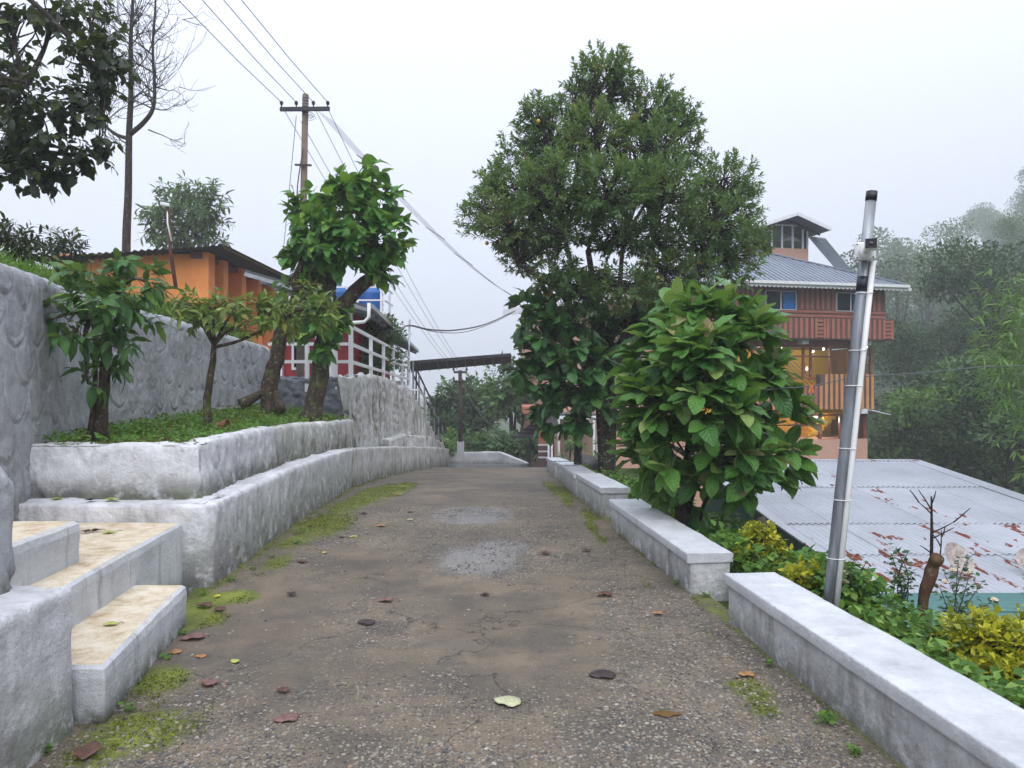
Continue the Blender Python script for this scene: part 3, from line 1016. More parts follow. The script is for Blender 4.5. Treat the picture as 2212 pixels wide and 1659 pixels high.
# ------------------------------------------------------------------ more materials
def sheetmat(name, col, rust=0.0, rough=0.4, metal=0.3, dirty=0.4):
    t = NT(name)
    p = t.pos()
    c = t.ramp(t.noise(.8, p, 5, .6), [(.3, tuple(x * .82 for x in col) + (1,)), (.7, tuple(min(1, x * 1.12) for x in col) + (1,))])
    c = t.mix(t.math('MULTIPLY', t.mask(t.noise(5, t.pos((2.5, .35, 2.5)), 5, .7), .55, .75), dirty), c, tuple(x * .55 for x in col) + (1,))
    r = rough
    if rust:
        rn = t.noise(1.7, t.pos((2.6, .7, 1)), 5, .66)
        rm = t.mask(rn, .645 - .06 * rust, .665 - .06 * rust)
        c = t.mix(rm, c, t.ramp(t.noise(9, p, 5), [(.3, (.10, .022, .012, 1)), (.7, (.24, .065, .03, 1))]))
        r = t.math('ADD', rough, t.math('MULTIPLY', rm, .4))
    return t.done(c, r, t.bump(t.noise(20, p, 4), .12, .01), metal)


M['tin'] = sheetmat('zinc_sheet', (.35, .375, .41), 0.0, .42, .2)
M['tin_rust'] = sheetmat('zinc_sheet_rusty', (.38, .405, .44), 1.0, .45, .15)
M['roof_grey'] = sheetmat('grey_roof_sheet', (.24, .275, .33), 0, .42, .1, .3)
M['roof_dark'] = sheetmat('dark_roof_sheet', (.07, .075, .085), 0, .5, .1, .4)
M['roof_green'] = sheetmat('green_roof_sheet', (.055, .16, .15), 0, .45, .1, .4)
M['green_dark'] = simple('green_wall_sheet', (.012, .05, .042), .5, var=.3)
M['asb'] = sheetmat('old_cement_sheet', (.045, .043, .04), 0, .9, 0, .6)
M['orange'] = simple('orange_paint', (.74, .27, .075), .75, var=.10, scale=2.5, bump=.1)
M['pink'] = simple('pink_paint', (.57, .34, .26), .75, var=.07, scale=1.5, bump=.08)
M['porch_pink'] = simple('porch_paint', (.40, .15, .085), .75, var=.1, scale=2, bump=.1)
M['terra'] = simple('terracotta_board', (.34, .125, .085), .6, var=.16, scale=2.2, bump=.12)
M['brown'] = simple('brown_board', (.115, .066, .06), .6, var=.2, scale=2, bump=.12)
M['tan'] = simple('tan_board', (.52, .25, .10), .6, var=.12, scale=2.2, bump=.1)
M['frame_wood'] = simple('frame_wood', (.24, .085, .042), .45, var=.25, scale=3, bump=.1)
M['yellow'] = simple('yellow_wall', (.74, .45, .03), .7, var=.06, scale=1, bump=.0)
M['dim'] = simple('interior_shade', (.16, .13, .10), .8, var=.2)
M['red'] = simple('red_paint', (.27, .018, .024), .6, var=.12, scale=2, bump=.05)
M['blue'] = simple('blue_plastic', (.012, .10, .34), .4, var=.15, scale=3, bump=.0)
M['curtain'] = simple('blue_curtain', (.005, .13, .40), .8, var=.3, scale=5, bump=.2)
M['steel'] = simple('galvanised', (.34, .37, .40), .38, .75, var=.2, scale=9, bump=.1)
M['concrete'] = simple('pole_concrete', (.16, .125, .095), .9, var=.25, scale=8, bump=.4)
t = NT('window_glass')
tr = t.n('BsdfTransparent', i={'Color': (.93, .95, .96, 1)})
gl = t.n('BsdfGlossy', i={'Color': (.9, .93, .95, 1), 'Roughness': .03})
fr = t.n('Fresnel', i={'IOR': 1.5})
mx = t.n('MixShader', i={0: t.math('ADD', fr.outputs[0], .04), 1: tr.outputs[0], 2: gl.outputs[0]})
t.t.links.new(mx.outputs[0], t.out.inputs['Surface'])
M['glass'] = t.m
M['dark_glass'] = simple('dark_blue_glass', (.004, .014, .03), .35, var=.3, bump=0)
M['dark_glass'].node_tree.nodes['Principled BSDF'].inputs['Specular IOR Level'].default_value = .06


def sagline(a, b, sag, n=14):
    a, b = Vector(a), Vector(b)
    return [a.lerp(b, k / n) - Vector((0, 0, sag * 4 * (k / n) * (1 - k / n))) for k in range(n + 1)]


def cable(name, pts, r, mat, label, cat, group=None):
    o = MB().tube(pts, r, 5).build(name, mat, None, True)
    return tag(o, label, cat, group)


# ------------------------------------------------------------------ four-storey striped house on the right
O0 = np.array([6.6, 29.9]); E1 = np.array([.979, .204]); E2 = np.array([-.204, .979])
BROT = math.atan2(.204, .979)


def F(px, py, o=0.0):
    """photo point on the house's front plane (o metres behind it) -> local x, z"""
    q = O0 + E2 * o
    k = (px - CX) / FPX
    s = (k * q[1] - q[0]) / (E1[0] - E1[1] * k)
    d = q[1] + E1[1] * s
    return s, EYE + (HY - py) / FPX * d


def fx(px, o=0.0): return F(px, 800, o)[0]


H = thing('striped_house', 'tall house with brown and terracotta striped boards above yellow glazed floors', 'house', (O0[0], O0[1], 0), BROT)
W = 9.94
# pink lower walls and the return walls
base = MB().box(0, 9.25, .30, 8, -5, -.68).build('base_wall', M['pink'], H)
MB().box(0, .25, .55, 8, -.68, 5.6).build('side_wall', M['pink'], H)
MB().box(9.0, 9.25, .55, 8, -.68, 3.3).build('side_wall', M['frame_wood'], H)
MB().box(0.25, 9.0, 7.75, 8, -.68, 5.6).build('rear_wall', M['pink'], H)
MB().box(.25, 9.0, 2.5, 2.7, -.68, 3.3).build('inner_wall', M['yellow'], H)
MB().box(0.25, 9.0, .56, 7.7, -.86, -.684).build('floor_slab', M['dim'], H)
MB().box(0.25, 9.0, .56, 7.7, .42, .60).build('floor_slab', M['yellow'], H)
MB().box(0.25, 9.3, .32, 7.7, 3.36, 3.575).build('floor_slab', M['frame_wood'], H)
MB().box(0.0, 9.93, -.26, 7.7, 3.578, 3.612).build('soffit', M['brown'], H)
# upper storey wall with windows
up = MB().box(-.02, W, .06, .3, 3.60, 5.82).build('upper_wall', M['brown'], H)
MB().box(W - .25, W, .3, 7.9, 3.60, 5.82).build('upper_wall', M['brown'], H)
WIN = [(1504, 1553), (1655, 1719), (1808, 1868)]
wspans = []
for a, b in WIN:
    x0, x1 = fx(a), fx(b)
    z0, z1 = F(1690, 668)[1], 5.62
    wspans.append((x0, x1))
    w = MB().box(x0 - .025, x1 + .025, -.02, .058, z0 - .025, z0).box(x0 - .025, x1 + .025, -.02, .058, z1, z1 + .025).box(x0 - .025, x0, -.02, .058, z0, z1).box(x1, x1 + .025, -.02, .058, z0, z1).box((x0 + x1) / 2 - .02, (x0 + x1) / 2 + .02, -.01, .04, z0, z1).build('window', M['white_paint'], H)
    MB().box(x0, (x0 + x1) / 2 - .02, .02, .035, z0, z1).build('pane', M['dark_glass'], w)
    MB().box((x0 + x1) / 2 + .02, x1, .02, .035, z0, z1).build('pane', M['dark_glass'], w)
    cm = MB()
    n = 8
    xs_ = np.linspace(x1 - .42 * (x1 - x0), x1 - .05, n + 1)
    for k in range(n):
        cm.add([(xs_[k], .012 - .008 * (k % 2), z0), (xs_[k + 1], .012 - .008 * ((k + 1) % 2), z0), (xs_[k + 1], .012 - .008 * ((k + 1) % 2), z1), (xs_[k], .012 - .008 * (k % 2), z1)], [(0, 1, 2, 3)])
    cm.build('curtain', M['curtain'], w)


def slat_me(w, h, d=.035):
    m = MB().box(-w / 2, w / 2, -d, 0, 0, h)
    me = bpy.data.meshes.new('slat')
    me.from_pydata(m.v, [], m.f)
    return me


pitch = .25
s_up, s_bal = slat_me(.125, .86), slat_me(.125, .84)
for me_, mt in ((s_up, 'terra'), (s_bal, 'terra')): me_.materials.append(M[mt])
n = int(W / pitch)
for k in range(n):
    x = .12 + k * pitch
    if any(a - .12 < x < b + .12 for a, b in wspans): continue
    o = obj('slat', s_up, up); o.location = (x, .058, 4.90)
for z in (4.62, 4.80):
    MB().box(-.02, W + .01, .02, .056, z - .055, z + .055).build('rail', M['terra'], up)
# projecting balcony band
bal = MB().box(-.02, W + .06, -.28, .056, 3.62, 4.50).build('balcony_band', M['brown'], H)
orn = [fx(1645), fx(1763), fx(1908)]
for k in range(n + 1):
    x = .12 + k * pitch
    if any(abs(x - a) < .26 for a in orn): continue
    o = obj('slat', s_bal, bal); o.location = (x, -.282, 3.64)
for a in orn:
    for dx in (-.2, .2):
        MB().box(a + dx - .06, a + dx + .06, -.32, -.284, 3.64, 4.48).build('slat', M['terra'], bal)
    for k in range(5):
        MB().box(a - .13, a + .13, -.33, -.284, 3.68 + k * .165, 3.77 + k * .165).build('slat', M['terra'], bal)
# second-storey glazing
def glazing(posts, x0, x1, z0, z1, y, transoms, thick):
    for p_, wd in posts:
        MB().box(p_ - wd / 2, p_ + wd / 2, y - .05, y + .05, z0, z1).build('mullion', M['frame_wood'], H)
    for z, a, b in transoms:
        MB().box(a, b, y - .04, y + .04, z - .04, z + .04).build('transom', M['frame_wood'], H)
    ed = [x0] + [p_ for p_, _ in posts] + [x1]
    for a, b in zip(ed[:-1], ed[1:]):
        if b - a > .15:
            MB().box(a + .03, b - .03, y + .012, y + .018, z0 + .04, z1 - .04).build('pane', M['glass'], H)


yg = .45
P2 = [(fx(q, yg), wd) for q, wd in ((1560, .09), (1625, .09), (1682, .10), (1735, .10), (1751, .10), (1793, .09), (1834, .09), (1868, .10), (1881, .10))]
glazing(P2, .3, 9.2, 1.9, 3.36, yg, [(F(1750, 770, yg)[1], 4.2, fx(1793, yg)), (3.33, .3, 9.2), (1.95, .3, 9.2)], .1)
P3 = [(fx(q, yg), wd) for q, wd in ((1600, .09), (1655, .09), (1720, .12), (1771, .12), (1814, .06), (1846, .09), (1868, .12))]
glazing(P3, .3, 9.0, -.68, .42, yg, [(F(1745, 918, yg)[1], fx(1700, yg), fx(1771, yg)), (.36, .3, 9.0), (F(1800, 952, yg)[1], fx(1771, yg), 9.0)], .1)
MB().box(fx(1771, yg), 9.25, .32, .60, -.68, F(1800, 952, yg)[1] - .04).build('base_wall', M['pink'], H)
for q, y_ in ((1740, 738), (1875, 741), (1734, 889), (1868, 889)):
    s, z = F(q, y_)
    MB().box(s - .16, s + .16, -.02, .34, z - .1, z + .12).build('beam_end', M['white_paint'], H, bevel=.02)
# striped parapet of the second storey, higher at its right end
zb_, zl, zh = .62, F(1700, 833)[1], F(1830, 808)[1]
xL, xS, xR = fx(1560), fx(1772), fx(1889)
par = MB().box(xL, xS, .0, .3, zb_, zl - .02).box(xS + .002, xR, .0, .3, zb_, zh - .02).build('parapet', M['brown'], H)
k = 0
x = xL + .08
s_lo, s_hi = slat_me(.13, zl - zb_), slat_me(.13, zh - zb_)
s_lo.materials.append(M['tan']); s_hi.materials.append(M['tan'])
s_lo2 = s_lo.copy(); s_lo2.materials.clear(); s_lo2.materials.append(M['terra'])
while x < xR - .08:
    hi = x > xS + .06
    me_ = s_hi if hi else (s_lo2 if fx(1735) < x < fx(1766) else s_lo)
    o = obj('slat', me_, par); o.location = (x, -.002, zb_)
    x += pitch
    k += 1
MB().box(-.3, W + 1.0, -.9, .30, .44, .60).build('canopy_slab', M['white_paint'], H) if False else None
MB().add([(9.0, -.3, .56), (9.95, -.3, .36), (9.95, 1.6, .36), (9.0, 1.6, .56), (9.0, -.3, .60), (9.95, -.3, .40), (9.95, 1.6, .40), (9.0, 1.6, .60)], [(3, 2, 1, 0), (4, 5, 6, 7), (0, 1, 5, 4), (1, 2, 6, 5), (2, 3, 7, 6), (3, 0, 4, 7)]).build('canopy', M['white_paint'], H)
# inside: yellow stairs with rails, spot lamps and added fill lamps
def stair(x0, z0, dx, dz, nst, y0, y1, sgn):
    m = MB()
    for k in range(nst):
        xa = x0 + sgn * k * dx
        m.box(min(xa, xa + sgn * dx), max(xa, xa + sgn * dx), y0, y1, z0 + k * dz - .28, z0 + (k + 1) * dz)
    o = m.build('stair', M['yellow'], H)
    r = MB()
    a, b = Vector((x0, y0 + .04, z0 + .75)), Vector((x0 + sgn * nst * dx, y0 + .04, z0 + nst * dz + .75))
    for q in (0, .2, .4): r.tube([a - Vector((0, 0, q)), b - Vector((0, 0, q))], .02, 6)
    r.build('stair_rail', M['steel'], o)


t = NT('lit_lamp')
M['lamp'] = t.done((.9, .88, .82, 1), .4, Emission_Color=(1, .94, .82, 1), Emission_Strength=3.0)
stair(fx(1775, 1.4), .80, .2, .17, 13, 1.4, 2.3, -1)
stair(fx(1745, 1.4), -.62, .2, .17, 7, 1.4, 2.3, 1)
for q, y_ in ((1687, 753), (1748, 750), (1779, 757), (1743, 800), (1872, 752)):
    s, z = F(q, y_, .8)
    MB().lathe([(.03, 0), (.05, .05), (.04, .12), (.015, .16)], (s, .8, z), 10).build('spot_lamp', M['lamp'], H)
for nm, lx, lz in (('added_fill_lamp', 7.2, 3.1), ('added_fill_lamp', 4.6, 3.1), ('added_fill_lamp', 7.4, .2), ('added_fill_lamp', 5.0, .2)):  # lamps added behind the glazing to brighten the yellow floors
    lm_ = MB().lathe([(.02, 0), (.09, .03), (.11, .09), (.02, .14)], (lx, 1.3, lz), 12).build(nm, M['lamp'], H)
    ld = bpy.data.lights.new('added_fill_light', 'POINT')
    ld.energy = 22
    ld.shadow_soft_size = .12
    ld.color = (1, .93, .8)
    lo = link(bpy.data.objects.new('added_fill_light', ld), H)
    lo.location = (lx, 1.3, lz - .12)
# roof
ev, rz_, zE, zT = -.8, 4.6, 5.92, 8.1
xE0, xE1 = -.8, 10.45
def rt(x): return max(0, min(rz_, x - xE0, xE1 - x))
def rp(x, y, h=0.0): return (x, -.7 + y, zE + (zT - zE) * y / rz_ + h)
rf = MB().add([rp(xE0, 0, -.06), rp(xE1, 0, -.06), rp(xE1 - rz_, rz_, -.06), rp(xE0 + rz_, rz_, -.06), (xE1, 8.5, zE - .06), (xE0, 8.5, zE - .06)],
              [(0, 1, 2, 3), (1, 4, 2), (4, 5, 3, 2), (5, 0, 3)]).build('roof', M['roof_grey'], H)
x = xE0
while x < xE1 - .05:
    x2 = min(x + .75, xE1)
    pts = [x] + [q for q in (xE0 + rz_, xE1 - rz_) if x < q < x2] + [x2]
    m = MB()
    lo = [rp(q, 0) for q in pts]
    hi = [rp(q, rt(q)) for q in pts]
    nn = len(pts)
    m.add(lo + hi, [(i, i + 1, nn + i + 1, nn + i) for i in range(nn - 1)])
    for k in range(3):
        q = x + .12 + k * .25
        if q < x2 and rt(q) > .1: m.obox(rp(q, 0, .02), rp(q, rt(q), .02), .07, .05)
    m.build('roof_sheet', M['roof_grey'], rf)
    x = x2 + .004
for a, b in ((rp(xE1, 0, .05), rp(xE1 - rz_, rz_, .05)), (rp(xE0, 0, .05), rp(xE0 + rz_, rz_, .05)), (rp(xE0 + rz_, rz_, .05), rp(xE1 - rz_, rz_, .05))):
    MB().obox(a, b, .3, .05).build('ridge_cap', M['roof_grey'], rf)
for k in range(9):
    MB().box(xE0 - .05 + k * 1.255, xE0 - .05 + (k + 1) * 1.255 - .01, -.84, -.70, zE - .10, zE + .02).build('gutter', M['white_paint'], H)
m = MB()
x = xE0
while x < xE1:
    c_ = (x + .1, zE - .14)
    pts = [(x, zE - .10), (x + .2, zE - .10), (x + .2, zE - .15)] + [(c_[0] + .1 * math.cos(a), c_[1] - .10 * math.sin(a)) for a in np.linspace(.1, math.pi - .1, 7)] + [(x, zE - .15)]
    nn = len(pts)
    m.add([(q[0], -.735, q[1]) for q in pts] + [(q[0], -.715, q[1]) for q in pts], [tuple(range(nn)), tuple(range(nn, 2 * nn))[::-1]] + [(i, i + nn, (i + 1) % nn + nn, (i + 1) % nn) for i in range(nn)])
    x += .2
m.build('valance', M['white_paint'], H)
# lookout tower on the roof
o5 = 4.6
tx0, tz0 = F(1668, 572, o5); tx1, _ = F(1746, 572, o5)
zc = F(1700, 536, o5)[1]; zw = F(1700, 492, o5)[1]
tw = MB().box(tx0, tx1, o5, o5 + 3, 7.0, zc).build('tower_wall', M['pink'], H)
for q in (1668, 1690, 1713, 1735, 1745):
    s = fx(q, o5)
    MB().box(s - .035, s + .035, o5, o5 + .07, zc, zw + .1).build('tower_post', M['white_paint'], tw)
MB().box(tx0 - .05, tx1 + .05, o5 - .01, o5 + .08, zw + .1, zw + .16).build('tower_beam', M['white_paint'], tw)
MB().box(tx0, tx1, o5 + .03, o5 + .04, zc, zw + .1).build('pane', M['glass'], tw)
MB().box(tx1 - .05, tx1, o5 + .1, o5 + 3, zc, zw + .1).build('pane', M['glass'], tw)
MB().box(tx0, tx1, o5 + 2.95, o5 + 3, zc, zw).build('tower_screen', M['asb'], tw)
pk = F(1723, 463, o5 - 1.2); el = F(1640, 490, o5 - 1.2); er = F(1796, 497, o5 - 1.2)
y0, y1 = o5 - 1.2, o5 + 3.5
tr_ = MB().add([(el[0], y0, el[1]), (pk[0], y0, pk[1]), (er[0], y0, er[1]), (el[0], y1, el[1]), (pk[0], y1, pk[1]), (er[0], y1, er[1])] +
               [(el[0], y0, el[1] + .07), (pk[0], y0, pk[1] + .07), (er[0], y0, er[1] + .07), (el[0], y1, el[1] + .07), (pk[0], y1, pk[1] + .07), (er[0], y1, er[1] + .07)],
               [(0, 1, 4, 3), (1, 2, 5, 4), (6, 9, 10, 7), (7, 10, 11, 8), (0, 6, 7, 1), (1, 7, 8, 2), (3, 4, 10, 9), (4, 5, 11, 10), (0, 3, 9, 6), (2, 8, 11, 5)]).build('tower_roof', M['roof_dark'], H)
for a, b in ((el, pk), (pk, er)):
    MB().obox((a[0], y0 - .02, a[1] + .03), (b[0], y0 - .02, b[1] + .03), .04, .16).build('barge_board', M['white_paint'], tr_)
    for yy in (y0 + .9, y0 + 2.2):
        MB().obox((a[0], yy, a[1] - .05), (b[0], yy, b[1] - .05), .06, .08).build('rafter', M['dark_metal'], tr_)
# ribbed lean-to sheet beside the tower
qa, qb, qc, qd = (F(q[0], q[1], 4.2) for q in ((1745, 511), (1808, 513), (1866, 592), (1806, 590)))
ln = MB()
nr = 7
yA, yB = 4.2, 4.0
A_, B_, C_, D_ = Vector((qa[0], yA, qa[1])), Vector((qb[0], yA + .9, qb[1] + .1)), Vector((qc[0], yB + .9, qc[1] + .1)), Vector((qd[0], yB, qd[1]))
ln.add([A_, B_, C_, D_], [(0, 1, 2, 3)])
ls = ln.build('lean_to_roof', M['roof_grey'], H)
for k in range(nr):
    f_ = (k + .3) / nr
    MB().obox(A_.lerp(B_, f_) + Vector((0, -.03, .03)), D_.lerp(C_, f_) + Vector((0, -.03, .03)), .07, .05).build('rib', M['roof_grey'], ls)
# the far wing that shows left of the trees
Hw = thing('house_wing', 'pale wing of the house peeping out beside the dark tree with a white eave', 'house', (0, 0, 0))
poly = [(6.5, 30.0), (0.45, 37.4), (4.4, 41.5), (8, 38)]
MB().prism(poly, -5, 5.3).build('wing_wall', M['pink'], Hw)
MB().prism([(6.6, 28.9), (-.4, 37.6), (4.4, 42.3), (9, 38.5)], 5.42, 5.56).build('wing_roof', M['roof_grey'], Hw)
MB().obox((6.5, 28.95, 5.40), (-.42, 37.55, 5.40), .12, .28).build('gutter', M['white_paint'], Hw)

# ------------------------------------------------------------------ porch and glazed entrance below the trees
P = thing('porch', 'terracotta porch with a flat slab roof and banded pillar where the road ends', 'porch')
d = 27.0
a = U(1164, 1003, d); b = U(1180, 1003, d)
MB().box(a.x, b.x + .05, d, d + .35, -1.9, U(0, 893, d).z).build('pillar', M['porch_pink'], P)
MB().box(a.x - .012, b.x + .062, d - .012, d + .362, -1.9, U(0, 960, d).z).build('tile_band', M['brown'], P)
for y_ in (961, 975, 988):
    z = U(0, y_, d).z
    MB().box(a.x - .02, b.x + .07, d - .02, d + .37, z - .03, z + .03).build('white_line', M['white_paint'], P)
q = U(1128, 878, d)
MB().box(q.x, 3.2, d - .5, d + 3, U(0, 893, d).z + .002, U(0, 878, d).z).build('slab_roof', M['porch_pink'], P, bevel=.02)
MB().box(1.3, 6.2, d + 2.2, d + 2.4, -3, U(0, 893, d).z).build('back_wall', M['porch_pink'], P)
r1, r2, r3, r4 = U(1106, 945, 29), U(1163, 915, 28), U(1163, 945, 26.5), U(1110, 943, 26.5)
S_ = thing('lean_to_canopy', 'dark ribbed lean-to canopy on thin posts left of the porch pillar', 'canopy')
m = MB()
m.add([U(1105, 945, 27), U(1164, 945, 27), U(1164, 913, 30), U(1150, 913, 30)], [(0, 1, 2, 3)])
m.build('canopy_sheet', M['asb'], S_)
for k in range(5):
    f_ = k / 4
    MB().obox(U(1105, 945, 27).lerp(U(1150, 913, 30), f_) + Vector((0, 0, .02)), U(1164, 945, 27).lerp(U(1164, 913, 30), f_) + Vector((0, 0, .02)), .06, .05).build('batten', M['dark_metal'], S_)
q = U(1144, 945, 27.2)
MB().tube([(q.x, q.y, -2), (q.x, q.y, q.z)], .03, 8).build('post', M['dark_metal'], S_)
G_ = thing('glazed_entrance', 'white-framed glazed entrance with a small corrugated awning behind the wall', 'entrance')
d = 24.5
for px in (1207, 1283, 1291):
    q = U(px, 905, d)
    MB().box(q.x - .035, q.x + .035, d - .035, d + .035, -2.2, q.z).build('post', M['white_paint'], G_)
a, b = U(1205, 905, d), U(1295, 905, d)
MB().box(a.x, b.x, d - .05, d + .05, a.z, a.z + .1).build('beam', M['white_paint'], G_)
MB().box(a.x, b.x, d + .05, d + 1.8, a.z + .11, a.z + .16).build('entrance_roof', M['roof_dark'], G_)
MB().box(a.x + .04, b.x - .04, d + .1, d + .11, -2.0, a.z).build('pane', M['glass'], G_)
MB().box(a.x, b.x + 2.4, d + 1.9, d + 2.1, -3, a.z + 1.6).build('back_wall', M['pink'], G_)
m = MB()
A_, B_, C_, D_ = U(1171, 921, 23.5), U(1192, 931, 23.5), U(1219, 897, 25.5), U(1198, 897, 25.5)
m.add([A_, B_, C_, D_], [(0, 1, 2, 3)])
for k in range(7):
    f_ = k / 6
    m.obox(A_.lerp(B_, f_) + Vector((0, 0, .02)), D_.lerp(C_, f_) + Vector((0, 0, .02)), .035, .03)
m.build('awning', M['asb'], G_)
for px in (1192, 1185):
    q = U(px, 928, 23.6)
    MB().box(q.x - .03, q.x + .03, 23.57, 23.63, -1.9, q.z).build('awning_post', M['white_paint'], G_)
B_ = thing('water_barrel', 'black ribbed water barrel standing behind the low wall', 'barrel', tuple(U(1265, 990, 22)))
B_.location.z = -1.75
MB().lathe([(.38, 0)] + [(.40 + .015 * (k % 2), .08 + k * .1) for k in range(11)] + [(.3, 1.25), (.1, 1.3)], n=18).build('barrel', M['black'], B_, True)

# ------------------------------------------------------------------ corrugated tin roofs below the road
TR = thing('tin_shed', 'shed below the road with a broad pale corrugated roof streaked with rust', 'shed')
def tplane(y): return float(np.interp(y, [8.2, 12.5, 18.2], [-1.04, -.77, -.27]))
def corr(x0, x1, y0, y1, pitch_, amp, lift, skew=0.0, zf=tplane, skx=None):
    n_ = int((x1 - x0) / pitch_ * 6)
    xs_ = np.linspace(x0, x1, n_ + 1)
    zz = amp * np.cos(xs_ / pitch_ * 2 * np.pi)
    V = []
    for y in (y0, y1):
        for x, z in zip(xs_, zz): V.append((x, y, zf(y) + z + lift))
    q = np.array([(i, i + 1, n_ + 2 + i, n_ + 1 + i) for i in range(n_)])
    return np.array(V), q
rows = [(8.6, 10.75, 0), (10.65, 12.55, .006), (12.4, 15.2, .012), (15.1, 18.0, .018)]
for j, (y0, y1, lf) in enumerate(rows):
    x = 4.6 + .1 * (j % 2)
    i = 0
    while x < 9.8:
        x2 = min(x + .84, 9.85)
        V, q = corr(x - .02, x2 + .03, y0, y1, .105, .016, .02 + lf * 2.2 + .007 * (i % 2) + .006 * RNG.random(), zf=tplane)
        o = obj('roof_sheet', np_mesh('roof_sheet', V, q, M['tin_rust'] if (j < 2 or (i + j) % 5 == 0) else M['tin'], True), TR)
        x = x2
        i += 1
for pts in ([(4.45, 18.05), (9.95, 18.05)], [(9.9, 18.05), (9.9, 8.6)], [(4.52, 8.6), (4.52, 18.05)]):
    (xa, ya), (xb_, yb_) = pts
    m = MB()
    n_ = 10
    for k in range(n_):
        f0, f1 = k / n_, (k + 1) / n_
        A_ = Vector((xa + (xb_ - xa) * f0, ya + (yb_ - ya) * f0, 0)); A_.z = tplane(A_.y) + .06
        C_ = Vector((xa + (xb_ - xa) * f1, ya + (yb_ - ya) * f1, 0)); C_.z = tplane(C_.y) + .06
        m.obox(A_, C_, .34 if xa != 4.52 else .16, .03)
    m.build('ridge_flashing', M['tin_rust'] if xa < 5 else M['tin'], TR)
for j in range(11):
    y0 = 8.7 + j * .85
    MB().box(4.70, 4.74, y0, y0 + .82, -4.5, tplane(y0) - .04).build('wall_sheet', M['green_dark'], TR)
MB().box(4.74, 9.8, 8.7, 8.74, -4.6, -1.06).build('front_wall', M['green_dark'], TR)
MB().box(4.74, 9.8, 17.9, 17.94, -4.6, -.32).build('rear_wall', M['green_dark'], TR)
GR = thing('green_roof_shed', 'low shed with a teal corrugated roof close beyond the yellow-leaved hedge', 'shed')
def gplane(y): return -.80 + .01 * (8.4 - y)
def corr_y(x0, x1, y0, y1, lift):
    n_ = int((y1 - y0) / .12 * 6)
    ys_ = np.linspace(y0, y1, n_ + 1)
    V = [(x, y, gplane(y) - .05 * (x - 4.6) * 0 + .018 * math.cos(y / .12 * 6.283) + lift) for x in (x0, x1) for y in ys_]
    return np.array(V), np.array([(i, n_ + 1 + i, n_ + 2 + i, i + 1) for i in range(n_)])
for j, (y0, y1) in enumerate(((6.2, 7.0), (6.96, 7.72), (7.68, 8.45))):
    for i, (x0, x1) in enumerate(((3.9, 5.9), (5.85, 8.2))):
        V, q = corr_y(x0, x1, y0, y1, .006 * j + .005 * i)
        obj('roof_sheet', np_mesh('roof_sheet', V, q, M['roof_green'], True), GR)
MB().box(4.05, 8.1, 6.3, 8.35, -4.2, -.90).build('shed_wall', M['green_dark'], GR)


def dish(name, c, R, tilt, rz, mat, label):
    T = thing(name, label, 'satellite dish', tuple(c), rz)
    m = MB()
    rings = 5
    nn = 18
    pts = [(0, 0, 0)]
    for i in range(1, rings + 1):
        r = R * i / rings
        for k in range(nn):
            a = 2 * math.pi * k / nn
            pts.append((r * math.cos(a), -.32 * r * r / R, r * math.sin(a)))
    fs = [(0, 1 + k, 1 + (k + 1) % nn) for k in range(nn)]
    for i in range(rings - 1):
        for k in range(nn):
            a, b = 1 + i * nn + k, 1 + i * nn + (k + 1) % nn
            fs.append((a, a + nn, b + nn, b))
    ct, st = math.cos(tilt), math.sin(tilt)
    rot = lambda p: (p[0], p[1] * ct - p[2] * st, p[1] * st + p[2] * ct + R * 1.25)
    m.add([rot(p) for p in pts], fs)
    m.build('reflector', mat, T, True)
    MB().tube([(0, .05, -.1), (0, .06, R * .7), rot((0, .02, 0))], .022, 8).build('mast', M['steel'], T)
    arm = MB().tube([rot((0, -.02, -R * .9)), rot((0, -R * .9, -R * .15))], .012, 6)
    arm.tube([rot((0, -R * .82, -R * .2)), rot((0, -R * 1.02, -R * .08))], .03, 8)
    arm.build('feed_arm', M['steel'], T)


M['dish'] = simple('faded_dish', (.36, .31, .28), .6, var=.45, scale=16, bump=.1)
cd = U(2064, 1250, 9.6)
dish('satellite_dish', (cd.x, 9.6, tplane(9.6)), .22, math.radians(-35), math.radians(20), M['dish'], 'weathered satellite dish on the tin roof behind the cut stump')
cd = U(2228, 1255, 9.8)
dish('satellite_dish', (cd.x, 9.8, tplane(9.8)), .17, math.radians(-35), math.radians(-40), M['dish'], 'grey satellite dish at the edge of the tin roof by the frame edge')

